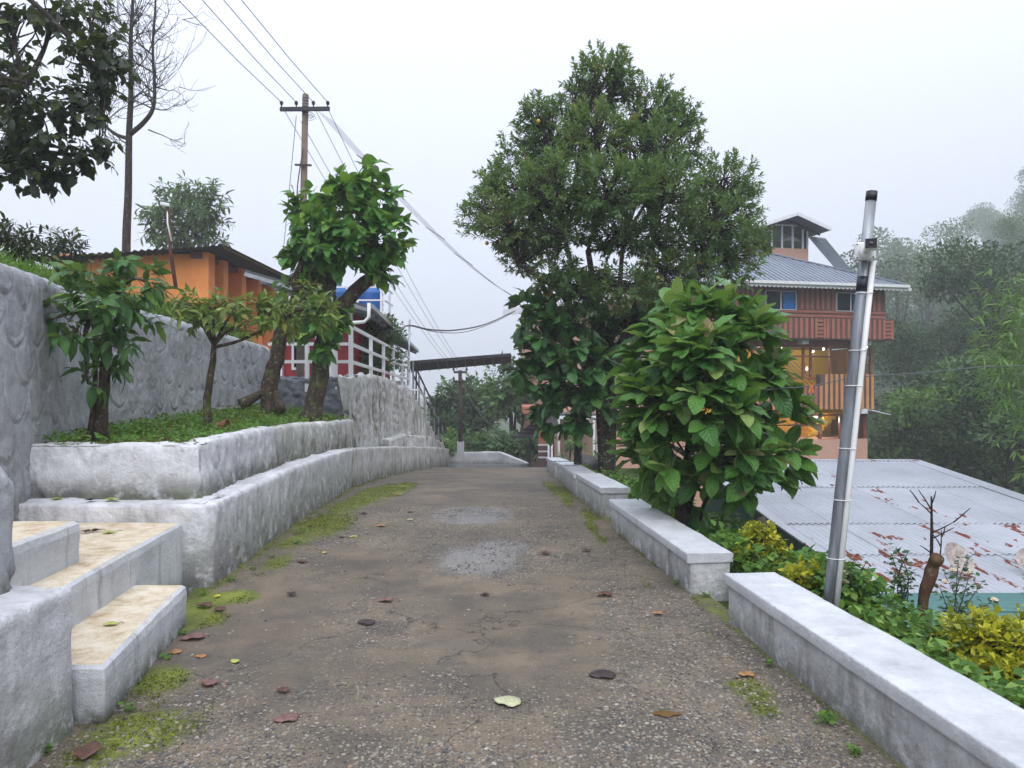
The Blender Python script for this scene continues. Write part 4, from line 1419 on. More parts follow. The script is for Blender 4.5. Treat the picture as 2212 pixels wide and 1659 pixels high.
# ------------------------------------------------------------------ orange house on the bank
OH = thing('orange_house', 'low orange house with pilasters and an old corrugated roof above the grey wall', 'house')
fz = 2.3
MB().box(-11.2, -7.85, 18.0, 25.5, fz, 4.86).build('house_wall', M['orange'], OH)
MB().box(-7.88, -7.45, 17.95, 18.35, fz, 4.90).build('pilaster', M['orange'], OH)
for yc in (19.1, 20.4, 21.7, 23.0, 24.3):
    MB().box(-7.84, -7.47, yc - .16, yc + .16, fz, 4.88).build('pilaster', M['orange'], OH)
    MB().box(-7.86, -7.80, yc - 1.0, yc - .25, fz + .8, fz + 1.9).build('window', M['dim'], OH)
MB().box(-7.88, -7.60, 17.9, 25.5, 4.74, 4.865).build('roof_beam', M['brown'], OH)
rz0 = lambda x, y: 4.98 + .07 * (x + 7.4) - 0.03
x = -11.6
j = 0
while x < -7.0:
    x2 = min(x + .9, -6.9)
    n_ = 18
    ys_ = (17.45, 25.8)
    xs_ = np.linspace(x, x2 + .05, n_ + 1)
    V = [(q, y, rz0(q, y) + .03 * math.cos(q / .17 * 6.283) + .004 * (j % 2)) for y in ys_ for q in xs_]
    V2 = [(a, b, c - .012) for a, b, c in V]
    f1 = [(i, i + 1, n_ + 2 + i, n_ + 1 + i) for i in range(n_)]
    fe = [(i, i + len(V), i + 1 + len(V), i + 1) for i in range(n_)]
    me = np_mesh('roof_sheet', np.array(V + V2), [np.array(f1), np.array([(a + len(V), d_ + len(V), c + len(V), b + len(V)) for a, b, c, d_ in f1]), np.array(fe)], M['asb'], True)
    obj('roof_sheet', me, OH)
    x = x2
    j += 1
m = MB()
for k in range(50):
    y = 17.5 + k * .165
    m.add([(-6.9, y, 4.99), (-6.9, y + .165, 4.99), (-6.9, y + .08, 4.90), (-6.92, y, 4.99), (-6.92, y + .165, 4.99), (-6.92, y + .08, 4.90)], [(0, 1, 2), (5, 4, 3), (0, 2, 5, 3), (1, 4, 5, 2)])
m.build('valance', simple('mossy_valance', (.16, .15, .05), .8), OH)
GH = thing('green_roofed_house', 'house with a dark green sheet roof behind the orange house', 'house')
MB().box(-11.0, -9.0, 28, 34, 1.5, 4.9).build('house_wall', M['white_paint'], GH)
A_, B_ = U(440, 540, 27.5), U(628, 596, 27.5)
MB().add([(A_.x - .4, 27.5, A_.z), A_, B_, (B_.x, 34.5, B_.z), (A_.x, 34.5, A_.z), (A_.x - .4, 34.5, A_.z)] + [(p_[0], p_[1], p_[2] - .5) for p_ in [(A_.x - .4, 27.5, A_.z), A_, B_, (B_.x, 34.5, B_.z), (A_.x, 34.5, A_.z), (A_.x - .4, 34.5, A_.z)]],
         [(0, 1, 4, 5), (1, 2, 3, 4), (0, 6, 7, 1), (1, 7, 8, 2), (2, 8, 9, 3), (6, 11, 10, 7), (7, 10, 9, 8)]).build('roof', simple('dark_green_roof', (.018, .03, .027), .5), GH)

# ------------------------------------------------------------------ red house on the patio, railing, tanks
RH = thing('red_house', 'red-walled house with white windows and sheet roof on the patio behind the railing', 'house')
MB().box(-5.5, -3.75, 17.2, 22.5, 1.77, 3.6).build('house_wall', M['red'], RH)
for x0, x1, z0, z1 in ((-5.1, -4.82, 2.05, 3.0), (-4.55, -4.4, 1.8, 3.2)):
    wi = MB().box(x0 - .06, x1 + .06, 17.12, 17.2, z0 - .06, z1 + .06).build('window', M['white_paint'], RH)
    MB().box(x0, x1, 17.10, 17.118, z0, z1).build('pane', M['dark_glass'], wi)
for x0 in (-5.46, -4.3, -3.82):
    MB().box(x0, x0 + .09, 17.08, 17.196, 1.77, 3.6).build('trim', M['white_paint'], RH)
rA, rB, rC, rD = Vector((-5.7, 15.6, 4.1)), Vector((-3.12, 15.9, 3.36)), Vector((-3.6, 27.5, 2.95)), Vector((-5.7, 27.5, 3.9))
rr_ = MB().add([rA, rB, rC, rD, rA - Vector((0, 0, .05)), rB - Vector((0, 0, .05)), rC - Vector((0, 0, .05)), rD - Vector((0, 0, .05))],
               [(0, 1, 2, 3), (7, 6, 5, 4), (0, 4, 5, 1), (1, 5, 6, 2)]).build('roof', M['roof_dark'], RH)
for k in range(13):
    f_ = k / 12
    MB().obox(rA.lerp(rD, f_) - Vector((0, 0, .1)), rB.lerp(rC, f_) - Vector((0, 0, .1)), .05, .08).build('rafter', M['steel'], rr_)
MB().obox(rB + Vector((.05, 0, -.02)), rC + Vector((.05, 0, -.02)), .1, .1).build('gutter', M['steel'], RH)
MB().tube([rB + Vector((.02, -.05, .05)), rB + Vector((.02, -.05, -.25)), rB + Vector((-.08, -.05, -.36)), (-3.75, 15.7, 2.95), (-3.82, 15.7, 2.85), (-3.82, 15.7, 1.77)], .04, 10).build('drain_pipe', M['pvc'], RH, True)
TF = thing('tank_stand', 'white steel stand on the red house roof carrying the water tanks', 'stand')
zt = U(0, 684, 20).z
for q in (-5.3, -4.35, -3.5):
    for y in (19.6, 20.9):
        MB().box(q - .03, q + .03, y - .03, y + .03, 3.4, zt + .75).build('post', M['white_paint'], TF)
MB().box(-5.35, -3.4, 19.5, 21, zt, zt + .07).build('deck', M['white_paint'], TF)
for z in (zt + .38, zt + .73):
    MB().box(-5.33, -3.44, 19.56, 19.6, z, z + .04).build('rail', M['white_paint'], TF)
    MB().box(-3.44, -3.40, 19.56, 20.95, z, z + .04).build('rail', M['white_paint'], TF)
for x0, zz, lab in ((-4.83, zt + .09, 'blue plastic water tank on the roof stand behind the tree fork'), (-3.9, zt + .08, 'blue plastic water tank beside the roof rail')):
    prof = [(.32, 0)] + [(.33 + .018 * (k % 2), .06 + .07 * k) for k in range(9)] + [(.26, .70), (.12, .78), (.12, .82)]
    tag(MB().lathe(prof, (x0, 20.2, zz), 20).build('water_tank', M['blue'], None, True), lab, 'water tank', 'blue water tanks')
RL = thing('patio_railing', 'white pipe railing with three rails around the edge of the patio', 'railing')
def rtop(y): return float(np.interp(y, [14, 22.7], [2.76, 2.50]))
def rx(y): return float(np.interp(y, [14, 22.7], [-3.10, -3.2]))
posts = [(-4.55, 14.1), (-3.95, 14.1), (-3.4, 14.1)] + [(rx(y), y) for y in (14.1, 16.2, 17.9, 19.5, 21.2, 22.7)]
for x, y in posts:
    MB().box(x - .035, x + .035, y - .035, y + .035, 1.5, rtop(y)).build('post', M['white_paint'], RL)
for fz_ in (0, .34, .68):
    MB().obox((-4.7 if fz_ else -3.5, 14.1, rtop(14) - fz_), (rx(14.1), 14.1, rtop(14) - fz_), .05, .06).build('rail', M['white_paint'], RL)
    MB().obox((rx(14.1), 14.1, rtop(14.1) - fz_), (rx(22.7), 22.7, rtop(22.7) - fz_), .05, .06).build('rail', M['white_paint'], RL)
SR = thing('stair_railing', 'dark sloping handrail with posts down the far stairs', 'railing')
for k in range(7):
    y = 22.9 + k * .98
    z = 1.57 - (y - 22.8) / .52 * .2
    MB().box(-3.12 + .06 * k, -3.07 + .06 * k, y - .025, y + .025, z - .2, z + .85).build('post', M['steel'], SR)
for q in (.85, .45):
    MB().tube([(-3.1, 22.9, 1.53 + q), (-2.72, 28.9, -.78 + q)], .03, 8).build('rail', M['dark_metal'], SR)
AW = thing('walkway_awning', 'long dark corrugated awning bridging from the patio toward the big tree', 'awning')
A_, B_, C_, D_ = U(884, 783, 25), U(1104, 766, 25), U(1104, 784, 28.5), U(890, 803, 28.5)
m = MB().add([A_, B_, C_, D_], [(0, 1, 2, 3), (3, 2, 1, 0)][:1])
m.add([A_ + Vector((0, 0, .05)), B_ + Vector((0, 0, .05)), C_ + Vector((0, 0, .05)), D_ + Vector((0, 0, .05))], [(3, 2, 1, 0)])
a_ = m.build('awning_sheet', M['asb'], AW)
for k in range(12):
    f_ = k / 11
    MB().obox(A_.lerp(B_, f_) - Vector((0, 0, .03)), D_.lerp(C_, f_) - Vector((0, 0, .03)), .03, .03).build('rib', M['dark_metal'], AW)
MB().obox(A_, B_, .06, .1).build('edge_beam', M['dark_metal'], AW)
for px in (893, 899):
    q = U(px, 800, 26)
    MB().tube([(q.x, 26, -1.0), (q.x, 26, q.z)], .03, 8).build('post', M['dark_metal'], AW)

# ------------------------------------------------------------------ poles, wires
UP = thing('utility_pole', 'tall weathered utility pole with a steel crossarm beside the leafy tree', 'utility pole', (0, 0, 0))
pb, pt = Vector((-4.24, 14.6, 1.2)), U(660, 204, 14.6)
MB().tube([pb, pb.lerp(pt, .5), pt], [.082, .072, .058], 12).build('shaft', M['concrete'], UP, True)
m = MB()
for k in range(7):
    p_ = pt.lerp(pb, .012 + k * .009)
    m.lathe([(.062, -.012), (.068, 0), (.062, .012)], p_, 12)
m.build('wire_binding', M['wire'], UP)
ca, cb = U(605, 236, 14.5), U(712, 235, 14.5)
MB().obox(ca, cb, .05, .075).obox(ca + Vector((0, .04, .03)), cb + Vector((0, .04, .03)), .04, .015).build('crossarm', M['dark_metal'], UP)
ins = []
for px, py in ((608, 224), (640, 226), (677, 226), (708, 226)):
    q = U(px, 232, 14.5)
    MB().lathe([(.012, 0), (.012, .05), (.035, .06), (.03, .085), (.038, .095), (.02, .125), (.01, .13)], q, 10).build('insulator', M['black'], UP, True)
    ins.append(q + Vector((0, 0, .10)))
la, lb = U(637, 356, 14.5), U(673, 357, 14.5)
MB().obox(la, lb, .03, .035).build('step_bar', M['dark_metal'], UP)
m = MB()
for k in range(4):
    c_ = U(668 + 4 * (k % 2), 246 + 3 * k, 14.45)
    m.tube([c_ + Vector((.06 * math.cos(a) * (1 + .2 * k), .02 * math.sin(2 * a), .045 * math.sin(a))) for a in np.linspace(0, 6.28, 14)], .004, 4, False)
m.build('cable_coil', M['wire'], UP)
ends = [(385, 0), (437, 0), (483, 0), (522, 0)]
for q, (ex, ey) in zip(ins, ends):
    dirn = U(ex, ey, 11.0) - q
    cable('power_line', [q, q + dirn * .5 - Vector((0, 0, .03)), q + dirn, q + dirn * 3.2], .007, M['wire'], 'thin overhead power line running from the crossarm up out of the picture', 'power line', 'power lines rising to the top edge')
P2b, P2t = U(995, 972, 31), U(994, 800, 31)
UF = thing('utility_pole', 'distant dark utility pole with two crossarms above the low pale wall', 'utility pole')
MB().tube([P2b - Vector((0, 0, .3)), P2t], [.10, .08], 10).build('shaft', simple('dark_pole', (.05, .035, .03), .9), UF, True)
MB().box(P2b.x - .14, P2b.x + .14, 30.86, 31.14, P2b.z - .3, P2b.z + .35).build('footing', M['white_dimmed'], UF)
for y_, w_ in ((804, 14), (824, 14)):
    MB().obox(U(994 - w_, y_, 30.9), U(994 + w_, y_, 30.9), .07, .09).build('crossarm', M['dark_metal'], UF)
    for k in (-1, 1):
        MB().lathe([(.02, 0), (.05, .06), (.03, .16)], U(994 + k * w_, y_ - 2, 30.9), 8).build('insulator', M['black'], UF)
for q, px in zip([U(614, 238, 14.5), U(650, 262, 14.5), U(682, 238, 14.5), U(711, 240, 14.5)], (982, 990, 1000, 1006)):
    cable('power_line', sagline(q, U(px, 802, 30.9), .35), .006, M['wire'], 'thin power line descending from the near utility pole to the distant pole', 'power line', 'power lines to the distant pole')
a, b = U(688, 240, 14.5), U(1112, 640, 34)
for k in range(5):
    o_ = Vector((.075 * k, 0, -.05 * k))
    cable('service_cable', sagline(a + o_, b + o_ * 2.2, .45, 20), .0042, M['wire'], 'service cable in the flat bundle stretched from the pole to the house', 'cable', 'flat bundle of service cables')
for f_ in (.10, .35, .52, .75, .9):
    i = int(f_ * 20)
    pa_ = sagline(a, b, .45, 20)[i]; pb_ = sagline(a + Vector((.22, 0, -.14)), b + Vector((.22, 0, -.14)) * 2.2, .45, 20)[i]
    pb_ = sagline(a + Vector((.30, 0, -.20)), b + Vector((.66, 0, -.44)), .45, 20)[i]
    tag(MB().obox(pa_ + (pa_ - pb_) * .15, pb_ + (pb_ - pa_) * .15, .012, .02).build('cable_spacer', M['wire']), 'small spacer bar clipped across the flat cable bundle', 'spacer', 'spacers on the cable bundle')
SP = thing('pipe_mast', 'thin steel pipe mast at the end of the patio railing holding a black cable', 'mast')
q1, q0 = U(885, 690, 23), U(880, 850, 23)
MB().tube([q0 - Vector((0, 0, .3)), q1], .035, 8).build('mast_pipe', M['steel'], SP, True)
for y_ in (722, 748): MB().obox(U(882, y_, 23), U(890, y_, 23), .02, .02).build('clip', M['steel'], SP)
k1 = U(885, 703, 23)
cable('black_cable', spline([U(858, 716, 19), k1, U(930, 712, 25), U(985, 713, 28), U(1050, 700, 31), U(1112, 672, 36)], 6), .028, M['black'], 'thick black cable sagging from the pipe mast toward the dark tree', 'cable')
cable('thin_cable', spline([k1, U(950, 718, 25), U(1010, 716, 28), U(1070, 695, 32), U(1110, 674, 35)], 6), .014, M['black'], 'thinner cable hanging just below the thick black cable', 'cable')
cable('guy_wire', sagline(U(640, 250, 14.6), U(610, 560, 17), .05), .007, M['wire'], 'stay wire dropping steeply from the pole to the roof behind it', 'wire')
cable('drop_cable', spline([U(655, 320, 14.5), U(643, 400, 14.5), U(640, 480, 14.6), U(628, 590, 15)], 5), .012, M['black'], 'dark cable hanging down beside the near utility pole', 'cable')
cable('stay_cable', sagline(U(999, 830, 30.9), U(1112, 945, 27.2), .5), .012, M['wire'], 'cable sloping from the distant pole to the dark canopy', 'cable')
cable('drain_line', [U(876, 843, 20.3), U(905, 843, 20.3), U(918, 858, 22.5), U(922, 950, 22.5)], .03, M['pvc'], 'white plastic drain pipe down the mossy patio wall', 'pipe')

# leaning camera pole on the right
CP = thing('camera_pole', 'leaning galvanised pole with a white security camera behind the near wall', 'pole')
cb_, ct_ = U(1786, 1330, 4.42), U(1883, 418, 4.42)
cb_ = cb_ + (cb_ - ct_) * .08
t = NT('galvanised_pipe')
p = t.pos((1, 1, .12))
c = t.ramp(t.noise(18, p, 5), [(.3, (.10, .115, .13, 1)), (.5, (.20, .22, .24, 1)), (.7, (.36, .385, .41, 1))])
M['galv'] = t.done(c, .34, t.bump(t.noise(50, p, 3), .2, .005), .35)
MB().tube([cb_, cb_.lerp(ct_, .33), cb_.lerp(ct_, .66), ct_], .0305, 20).build('pipe', M['galv'], CP, True)
ax = (ct_ - cb_).normalized()
MB().tube([ct_ - ax * .045, ct_ + ax * .012], .0325, 20).build('end_cap', M['black'], CP, True)
f_ = lambda y: cb_ + (ct_ - cb_) * ((U(0, y, 4.42).z - cb_.z) / (ct_.z - cb_.z))
MB().tube([f_(630), f_(598)], .0318, 20).build('tape_band', simple('navy_tape', (.006, .01, .025), .4), CP, True)
cnd = [f_(y) + Vector((.040, -.024, 0)) for y in (1310, 1000, 800, 565)]
MB().tube(cnd, .0175, 12).build('conduit', M['pvc'], CP, True)
for y_ in (634, 757, 833, 968, 1079, 1205):
    q = f_(y_)
    m = MB()
    m.tube([q + Vector((.034 * math.cos(a) + (.028 if math.cos(a) > 0 else 0), .036 * math.sin(a) - (.012 if math.cos(a) > 0 else 0), 0)) for a in np.linspace(0, 6.283, 22)], .0028, 5, False)
    m.build('cable_tie', M['pvc'], CP)
q = f_(546)
vw = Vector((0, 0, EYE)) - q
vw.z = 0
vw.normalize()
rt_ = Vector((-vw.y, vw.x, 0))
up_ = Vector((0, 0, 1))
def cpt(a, b, c): return q + rt_ * a + vw * b + up_ * c
bx_ = MB().obox(cpt(-.002, .028, 0), cpt(-.002, .082, 0), .116, .106).build('junction_box', M['pvc'], CP, bevel=.010)
for sx, sz in ((-.044, .04), (-.044, -.04), (.042, -.042)):
    MB().tube([cpt(sx, .080, sz), cpt(sx, .0845, sz)], .0045, 8).build('screw', M['black'], bx_)
MB().tube([cpt(.0, .080, -.010), cpt(.0, .096, -.010)], .038, 20).build('camera_mount', M['pvc'], bx_, True)
MB().tube([cpt(.005, .094, -.005), cpt(.018, .130, .012)], [.020, .024], 14).build('camera_arm', M['pvc'], bx_, True)
cbod = MB().obox(cpt(.026, .115, .018), cpt(.030, .215, .018), .068, .062).build('camera_body', M['pvc'], CP, bevel=.012)
MB().obox(cpt(.030, .2145, .018), cpt(.030, .219, .018), .062, .056).build('camera_face', simple('camera_front', (.006, .006, .008), .12, bump=0), cbod, bevel=.002)
MB().tube([cpt(.030, .2185, .015), cpt(.030, .2215, .015)], .013, 20).build('lens', simple('lens', (.03, .03, .04), .05, bump=0), cbod, True)
# the second camera by the orange house
CP2 = thing('camera_pole', 'thin rusty bracket pole with a small white camera at the orange house corner', 'pole')
a, b, c_ = U(380, 622, 17.3), U(368, 540, 17.3), U(362, 446, 17.3)
MB().tube([a, b, c_], [.045, .04, .035], 8).build('pipe', simple('rusty_pipe', (.08, .025, .015), .8), CP2, True)
MB().tube([b + Vector((.05, -.05, .2)), c_ + Vector((.02, -.05, -.4)), c_], .02, 6).build('conduit', M['pvc'], CP2, True)
MB().obox(c_ + Vector((.06, -.02, .02)), c_ + Vector((-.14, -.08, .05)), .09, .085).build('camera_body', M['pvc'], CP2, bevel=.02)
MB().obox(c_ + Vector((-.142, -.082, .05)), c_ + Vector((-.17, -.09, .052)), .085, .08).build('camera_face', M['black'], CP2)

# clothes line with pegs
cl = spline([U(1308, 772, 11), U(1352, 790, 9.6), U(1480, 790, 7.5), U(1600, 838, 7), U(1700, 838, 7), U(1760, 832, 7), U(1850, 815, 7), U(2000, 805, 7), U(2120, 793, 7.5), U(2230, 790, 8)], 8)
cable('clothes_line', cl, .005, M['wire'], 'dark clothes line strung from the tree trunk past the camera pole', 'wire')
for px, py, dd, col, lab in ((1752, 838, 7.0, (.75, .22, .03), 'orange clothes peg on the line in front of the striped parapet'), (1353, 792, 9.55, (.6, .6, .6), 'white clothes peg on the line between the shrubs'), (1293, 772, 11.4, (.6, .05, .03), 'red clothes peg near the dark tree trunk')):
    q = U(px, py, dd)
    h_ = .045
    pg = thing('clothes_peg', lab, 'clothes peg', tuple(q))
    for s_ in (-1, 1):
        MB().obox((0, 0, h_), (s_ * .022, 0, -h_), .012, .012).build('peg_arm', simple('peg', col, .4), pg)
    MB().tube([(-.01, -.008, .012), (.01, -.008, .012)], .005, 6).build('peg_spring', M['steel'], pg)

# ------------------------------------------------------------------ plants
M['bark'] = barkmat('bark_lichen', (.045, .038, .033), .75, .25)
M['bark_dark'] = barkmat('bark_dark', (.03, .025, .022), .25, .15)
M['bark_mossy'] = barkmat('bark_mossy', (.06, .045, .035), .45, .6)
M['twig'] = simple('twig', (.05, .038, .028), .9, var=.3)
M['lf_citrus'] = leafmat('citrus_leaf', (.030, .085, .040, 1), (.095, .180, .070, 1), (.29, .33, .12, 1), .32, 0, .34, .45, (.30, .13, .02, 1))
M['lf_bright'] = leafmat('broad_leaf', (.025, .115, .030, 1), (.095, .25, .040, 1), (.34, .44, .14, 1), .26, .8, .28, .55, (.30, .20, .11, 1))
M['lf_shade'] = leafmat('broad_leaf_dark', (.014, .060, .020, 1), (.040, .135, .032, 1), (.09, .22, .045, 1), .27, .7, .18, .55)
M['lf_coffee'] = leafmat('coffee_leaf', (.022, .085, .028, 1), (.065, .175, .042, 1), (.19, .34, .06, 1), .30, .6, .2, .5)
M['lf_coffee_y'] = leafmat('coffee_leaf_yellowing', (.045, .10, .025, 1), (.18, .27, .055, 1), (.38, .38, .08, 1), .38, .5, .28, .45, (.35, .15, .03, 1))
M['lf_heart'] = leafmat('heart_leaf', (.028, .115, .028, 1), (.075, .235, .035, 1), (.25, .44, .05, 1), .42, .4, .3, .4)
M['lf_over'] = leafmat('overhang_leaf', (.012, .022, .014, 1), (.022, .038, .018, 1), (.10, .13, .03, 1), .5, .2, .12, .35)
M['lf_far'] = leafmat('far_leaf', (.030, .082, .024, 1), (.080, .170, .044, 1), (.14, .24, .065, 1), .5, 0, .2, .3)
M['lf_far_l'] = leafmat('far_leaf_light', (.055, .115, .028, 1), (.13, .25, .06, 1), (.21, .32, .08, 1), .5, 0, .25, .3)
M['lf_far_d'] = leafmat('far_leaf_dark', (.018, .052, .022, 1), (.046, .105, .036, 1), (.08, .15, .05, 1), .5, 0, .15, .3)
M['lf_yellow'] = leafmat('golden_leaf', (.14, .19, .015, 1), (.46, .44, .02, 1), (.66, .58, .05, 1), .4, 0, .3, .4)
M['lf_weed'] = leafmat('weed_leaf', (.04, .12, .018, 1), (.12, .25, .04, 1), (.22, .36, .07, 1), .5, 0, .3, .3)
M['lf_bamboo'] = leafmat('bamboo_leaf', (.05, .12, .025, 1), (.12, .24, .045, 1), (.22, .34, .08, 1), .45, 0, .3, .4)

OBOV = [leaf_proto(1, .40 + .05 * k, 7, .24, .10 + .16 * k, 'obov', .045, k) for k in range(4)]
COFF = [leaf_proto(1, .42, 6, .2, .35 + .1 * k, 'ovate', .06, k + 9) for k in range(3)]
HEART = [leaf_proto(1, .68, 4, .2, .3 + .12 * k, 'heart', .02, k + 20) for k in range(3)]
LANCE = [leaf_proto(1, .30, 3, .25, .3, 'lance', 0, k + 30) for k in range(2)]
TINY = [leaf_tiny(1, .38), leaf_tiny(1, .46, .1)]
TINYW = [leaf_tiny(1, .62, .15), leaf_tiny(1, .75, .3)]


def limbs_mesh(name, mb, bark, root):
    return mb.build(name, bark, root, True)


def tree(name, label, cat, base, trunk, rad, lobes, dref, k, nl, ln, size, protos, lmat, bark, n_parts=0, ang=.9, group=None,
         updir=.5, shell=.5, whorl=False, stems=None, tone=.35, twigs=True, fork_r=.42, curve=.15):
    base = Vector(base)
    root = thing(name, label, cat, tuple(base), 0, group)
    tr = [Vector(p) - base for p in trunk]
    m = MB()
    sp = spline(tr, 4) if len(tr) > 2 else tr
    nsp = len(sp)
    m.tube([q + Vector((float(vnoise(q.z * 3, i, 0, 5)), float(vnoise(q.z * 3, i, 7, 6)), 0)) * rad * .16 for i, q in enumerate(sp)],
           [rad * (1.45 if i == 0 else 1.0) * (1 - .4 * i / (nsp - 1)) for i in range(nsp)], 10)
    for st in (stems or []):
        s2 = spline([Vector(p) - base for p in st[0]], 4)
        m.tube(s2, [st[1] * (1 - .5 * i / (len(s2) - 1)) for i in range(len(s2))], 8)
    m.build('trunk', bark, root, True)
    cl = lobe_clumps(lobes, dref, k, shell)
    b = MB()
    done = {}
    starts = [tr[-1]] + [Vector(st[0][-1]) - base for st in (stems or [])]
    mats, rn = [], []
    for q, n, c in cl:
        key = tuple(np.round(c, 3))
        cv = Vector(c) - base
        if key not in done:
            s = min(starts, key=lambda a: (a - cv).length)
            mid = s.lerp(cv, .5) + Vector(tuple(RNG.normal(size=3) * curve * (cv - s).length * .5)) + Vector((0, 0, .08 * (cv - s).length))
            pts = spline([s, mid, cv], 4)
            b.tube(pts, [rad * fork_r * (1 - .75 * i / (len(pts) - 1)) + .003 for i in range(len(pts))], 6)
            done[key] = (pts, RNG.random())
        pts, lt = done[key]
        if twigs:
            st = pts[RNG.integers(3, len(pts))]
            qv = Vector(q) - base
            b.tube([st, st.lerp(qv, .55) + Vector(tuple(RNG.normal(size=3) * .08 * (qv - st).length)), qv], [max(.0035, rad * .06), max(.003, rad * .045), .002], 4, False)
        dr = n + np.array([0, 0, updir]) + RNG.normal(size=3) * .3
        before = len(mats)
        sprig(q - dr / np.linalg.norm(dr) * ln * .4, dr, nl, ln, size, ang, mats, whorl)
        tn = lt * tone + RNG.random() * (1 - tone)
        rn += list(np.clip(tn * .8 + RNG.random(len(mats) - before) * .2, 0, .999))
    b.build('branches', bark, root, True)
    if n_parts:
        foliage(root, protos, mats, lmat, n_parts, tuple(base))
    else:
        L = np.array(base)
        for mm_ in mats: mm_[:3, 3] -= L
        o = obj('foliage', leaves_mesh('foliage', protos, mats, lmat, True, rn), root)
        o['kind'] = 'stuff'
    return root


def gz(x, y): return float(hground(x, y))


# the big evergreen by the wall
cit = [(1305, 175, 62, 68, 0), (1258, 165, 34, 36, .1), (1348, 165, 38, 38, -.1), (1250, 215, 40, 40, .3), (1395, 235, 72, 62, .2), (1190, 275, 75, 62, .3), (1160, 245, 40, 38, .2), (1130, 330, 55, 45, .4), (1065, 385, 38, 42, .2), (1440, 215, 35, 36, .3), (1480, 265, 36, 45, .2), (1290, 290, 85, 70, -.8), (1400, 320, 85, 66, -.5), (1475, 320, 45, 55, .4),
       (1120, 395, 72, 70, .2), (1060, 440, 52, 48, 0), (1200, 400, 85, 75, -1.1), (1320, 410, 95, 75, -1.5), (1430, 420, 80, 75, -1.0), (1500, 430, 55, 60, .6),
       (1565, 385, 70, 55, .1), (1605, 440, 38, 60, .4), (1560, 480, 80, 55, -.6), (1590, 560, 60, 60, -.2), (1640, 520, 22, 40, .2), (1500, 530, 65, 55, -.4),
       (1030, 480, 38, 35, .2), (1100, 490, 70, 55, -.6), (1160, 520, 60, 55, .5), (1130, 560, 45, 40, -.2), (1215, 500, 75, 40, -1.0), (1330, 505, 95, 38, -1.0), (1420, 525, 75, 45, -.7),
       (1210, 600, 60, 45, -.8), (1260, 635, 60, 45, -1.0), (1345, 620, 70, 50, -1.1), (1440, 600, 65, 50, -.8), (1520, 590, 50, 40, -.9), (1300, 690, 60, 40, .4), (1390, 690, 60, 50, .2)]
cb0 = (1.55, 12.1, -.45)
stm = [([(1.5, 12.1, -.4), U(1296, 860, 12.0), U(1250, 770, 11.9), U(1205, 690, 11.8), U(1165, 600, 11.8)], .085),
       ([(1.6, 12.1, -.4), U(1318, 850, 12.1), U(1310, 760, 12.2), U(1290, 660, 12.3), U(1270, 540, 12.4)], .095),
       ([(1.62, 12.1, -.4), U(1325, 840, 12.0), U(1345, 740, 12.0), U(1380, 640, 12.1), U(1410, 540, 12.2)], .085),
       ([(1.6, 12.2, -.4), U(1330, 850, 12.3), U(1375, 740, 12.4), U(1450, 640, 12.3), U(1520, 570, 12.2)], .07),
       ([(1.5, 12.0, -.4), U(1290, 840, 11.7), U(1262, 740, 11.5), U(1215, 640, 11.4), U(1120, 570, 11.6)], .06),
       ([(1.56, 12.2, -.4), U(1306, 820, 12.5), U(1330, 700, 12.7), U(1340, 600, 12.8), U(1345, 520, 12.9)], .07),
       ([(1.56, 12.2, -.4), U(1300, 820, 12.4), U(1285, 700, 12.5), U(1245, 600, 12.6), U(1215, 500, 12.7)], .06)]
tree('evergreen_tree', 'big dark evergreen tree with a broad irregular crown and many upright stems behind the wall', 'tree', cb0,
     [cb0, U(1308, 930, 12.1), U(1306, 840, 12.1), U(1305, 770, 12.1)], .15, cit, 12.1, 104, 15, .20, .092, TINY, M['lf_citrus'], M['bark'], 0, .85, None, .55, .35, stems=stm, tone=.5, fork_r=.2)
for px, py, dd in ((1191, 305 + 52, 11.0), (1163, 262, 11.6), (1052, 525, 11.8)):
    tag(MB().lathe([(.004, -.034), (.02, -.03), (.034, 0), (.02, .03), (.004, .034)], U(px, py, dd), 10).build('citrus_fruit', simple('fruit', (.45, .30, .03), .5), None, True),
        {1191: 'small yellow fruit showing in the crown of the big evergreen tree', 1163: 'little orange fruit high on the crown edge of the evergreen', 1052: 'dark yellow fruit at the low tip of the evergreen crown'}[px], 'fruit')

# large-leaved shrubs
br = [(1530, 690, 95, 55, 0), (1450, 740, 70, 55, -.1), (1600, 745, 75, 60, 0), (1400, 800, 45, 45, 0), (1520, 790, 90, 60, -.5), (1630, 820, 55, 50, -.1), (1430, 880, 75, 60, -.3), (1540, 880, 90, 65, -.6),
      (1650, 900, 70, 55, -.1), (1400, 960, 45, 50, 0), (1480, 980, 80, 50, -.4), (1590, 980, 80, 55, -.4), (1670, 975, 45, 50, 0), (1625, 1050, 45, 35, -.2), (1530, 1040, 70, 30, -.1), (1430, 1030, 45, 35, -.1), (1380, 870, 40, 50, .1), (1385, 1000, 30, 30, 0), (1480, 1070, 45, 25, .1)]
br = [(a, b, c * .76, d_ * .82, e) for a, b, c, d_, e in br]
bb = (1.78, 7.5, -.35)
tree('broad_leaved_shrub', 'bright green shrub with huge glossy veined leaves beside the second wall length', 'shrub', bb,
     [bb, U(1476, 1080, 7.5), U(1490, 960, 7.5), U(1510, 850, 7.5)], .05, br, 7.5, 25, 9, .18, .265, OBOV, M['lf_bright'], M['bark_dark'], 300, 1.0, None, .8, .55, True,
     stems=[([(1.72, 7.5, -.3), U(1462, 1080, 7.5), U(1440, 940, 7.5), U(1430, 850, 7.4)], .035), ([(1.84, 7.55, -.3), U(1492, 1080, 7.6), U(1560, 950, 7.6), U(1600, 850, 7.6)], .035), ([(1.9, 7.5, -.4), U(1520, 1090, 7.5), U(1600, 1000, 7.5)], .025)])
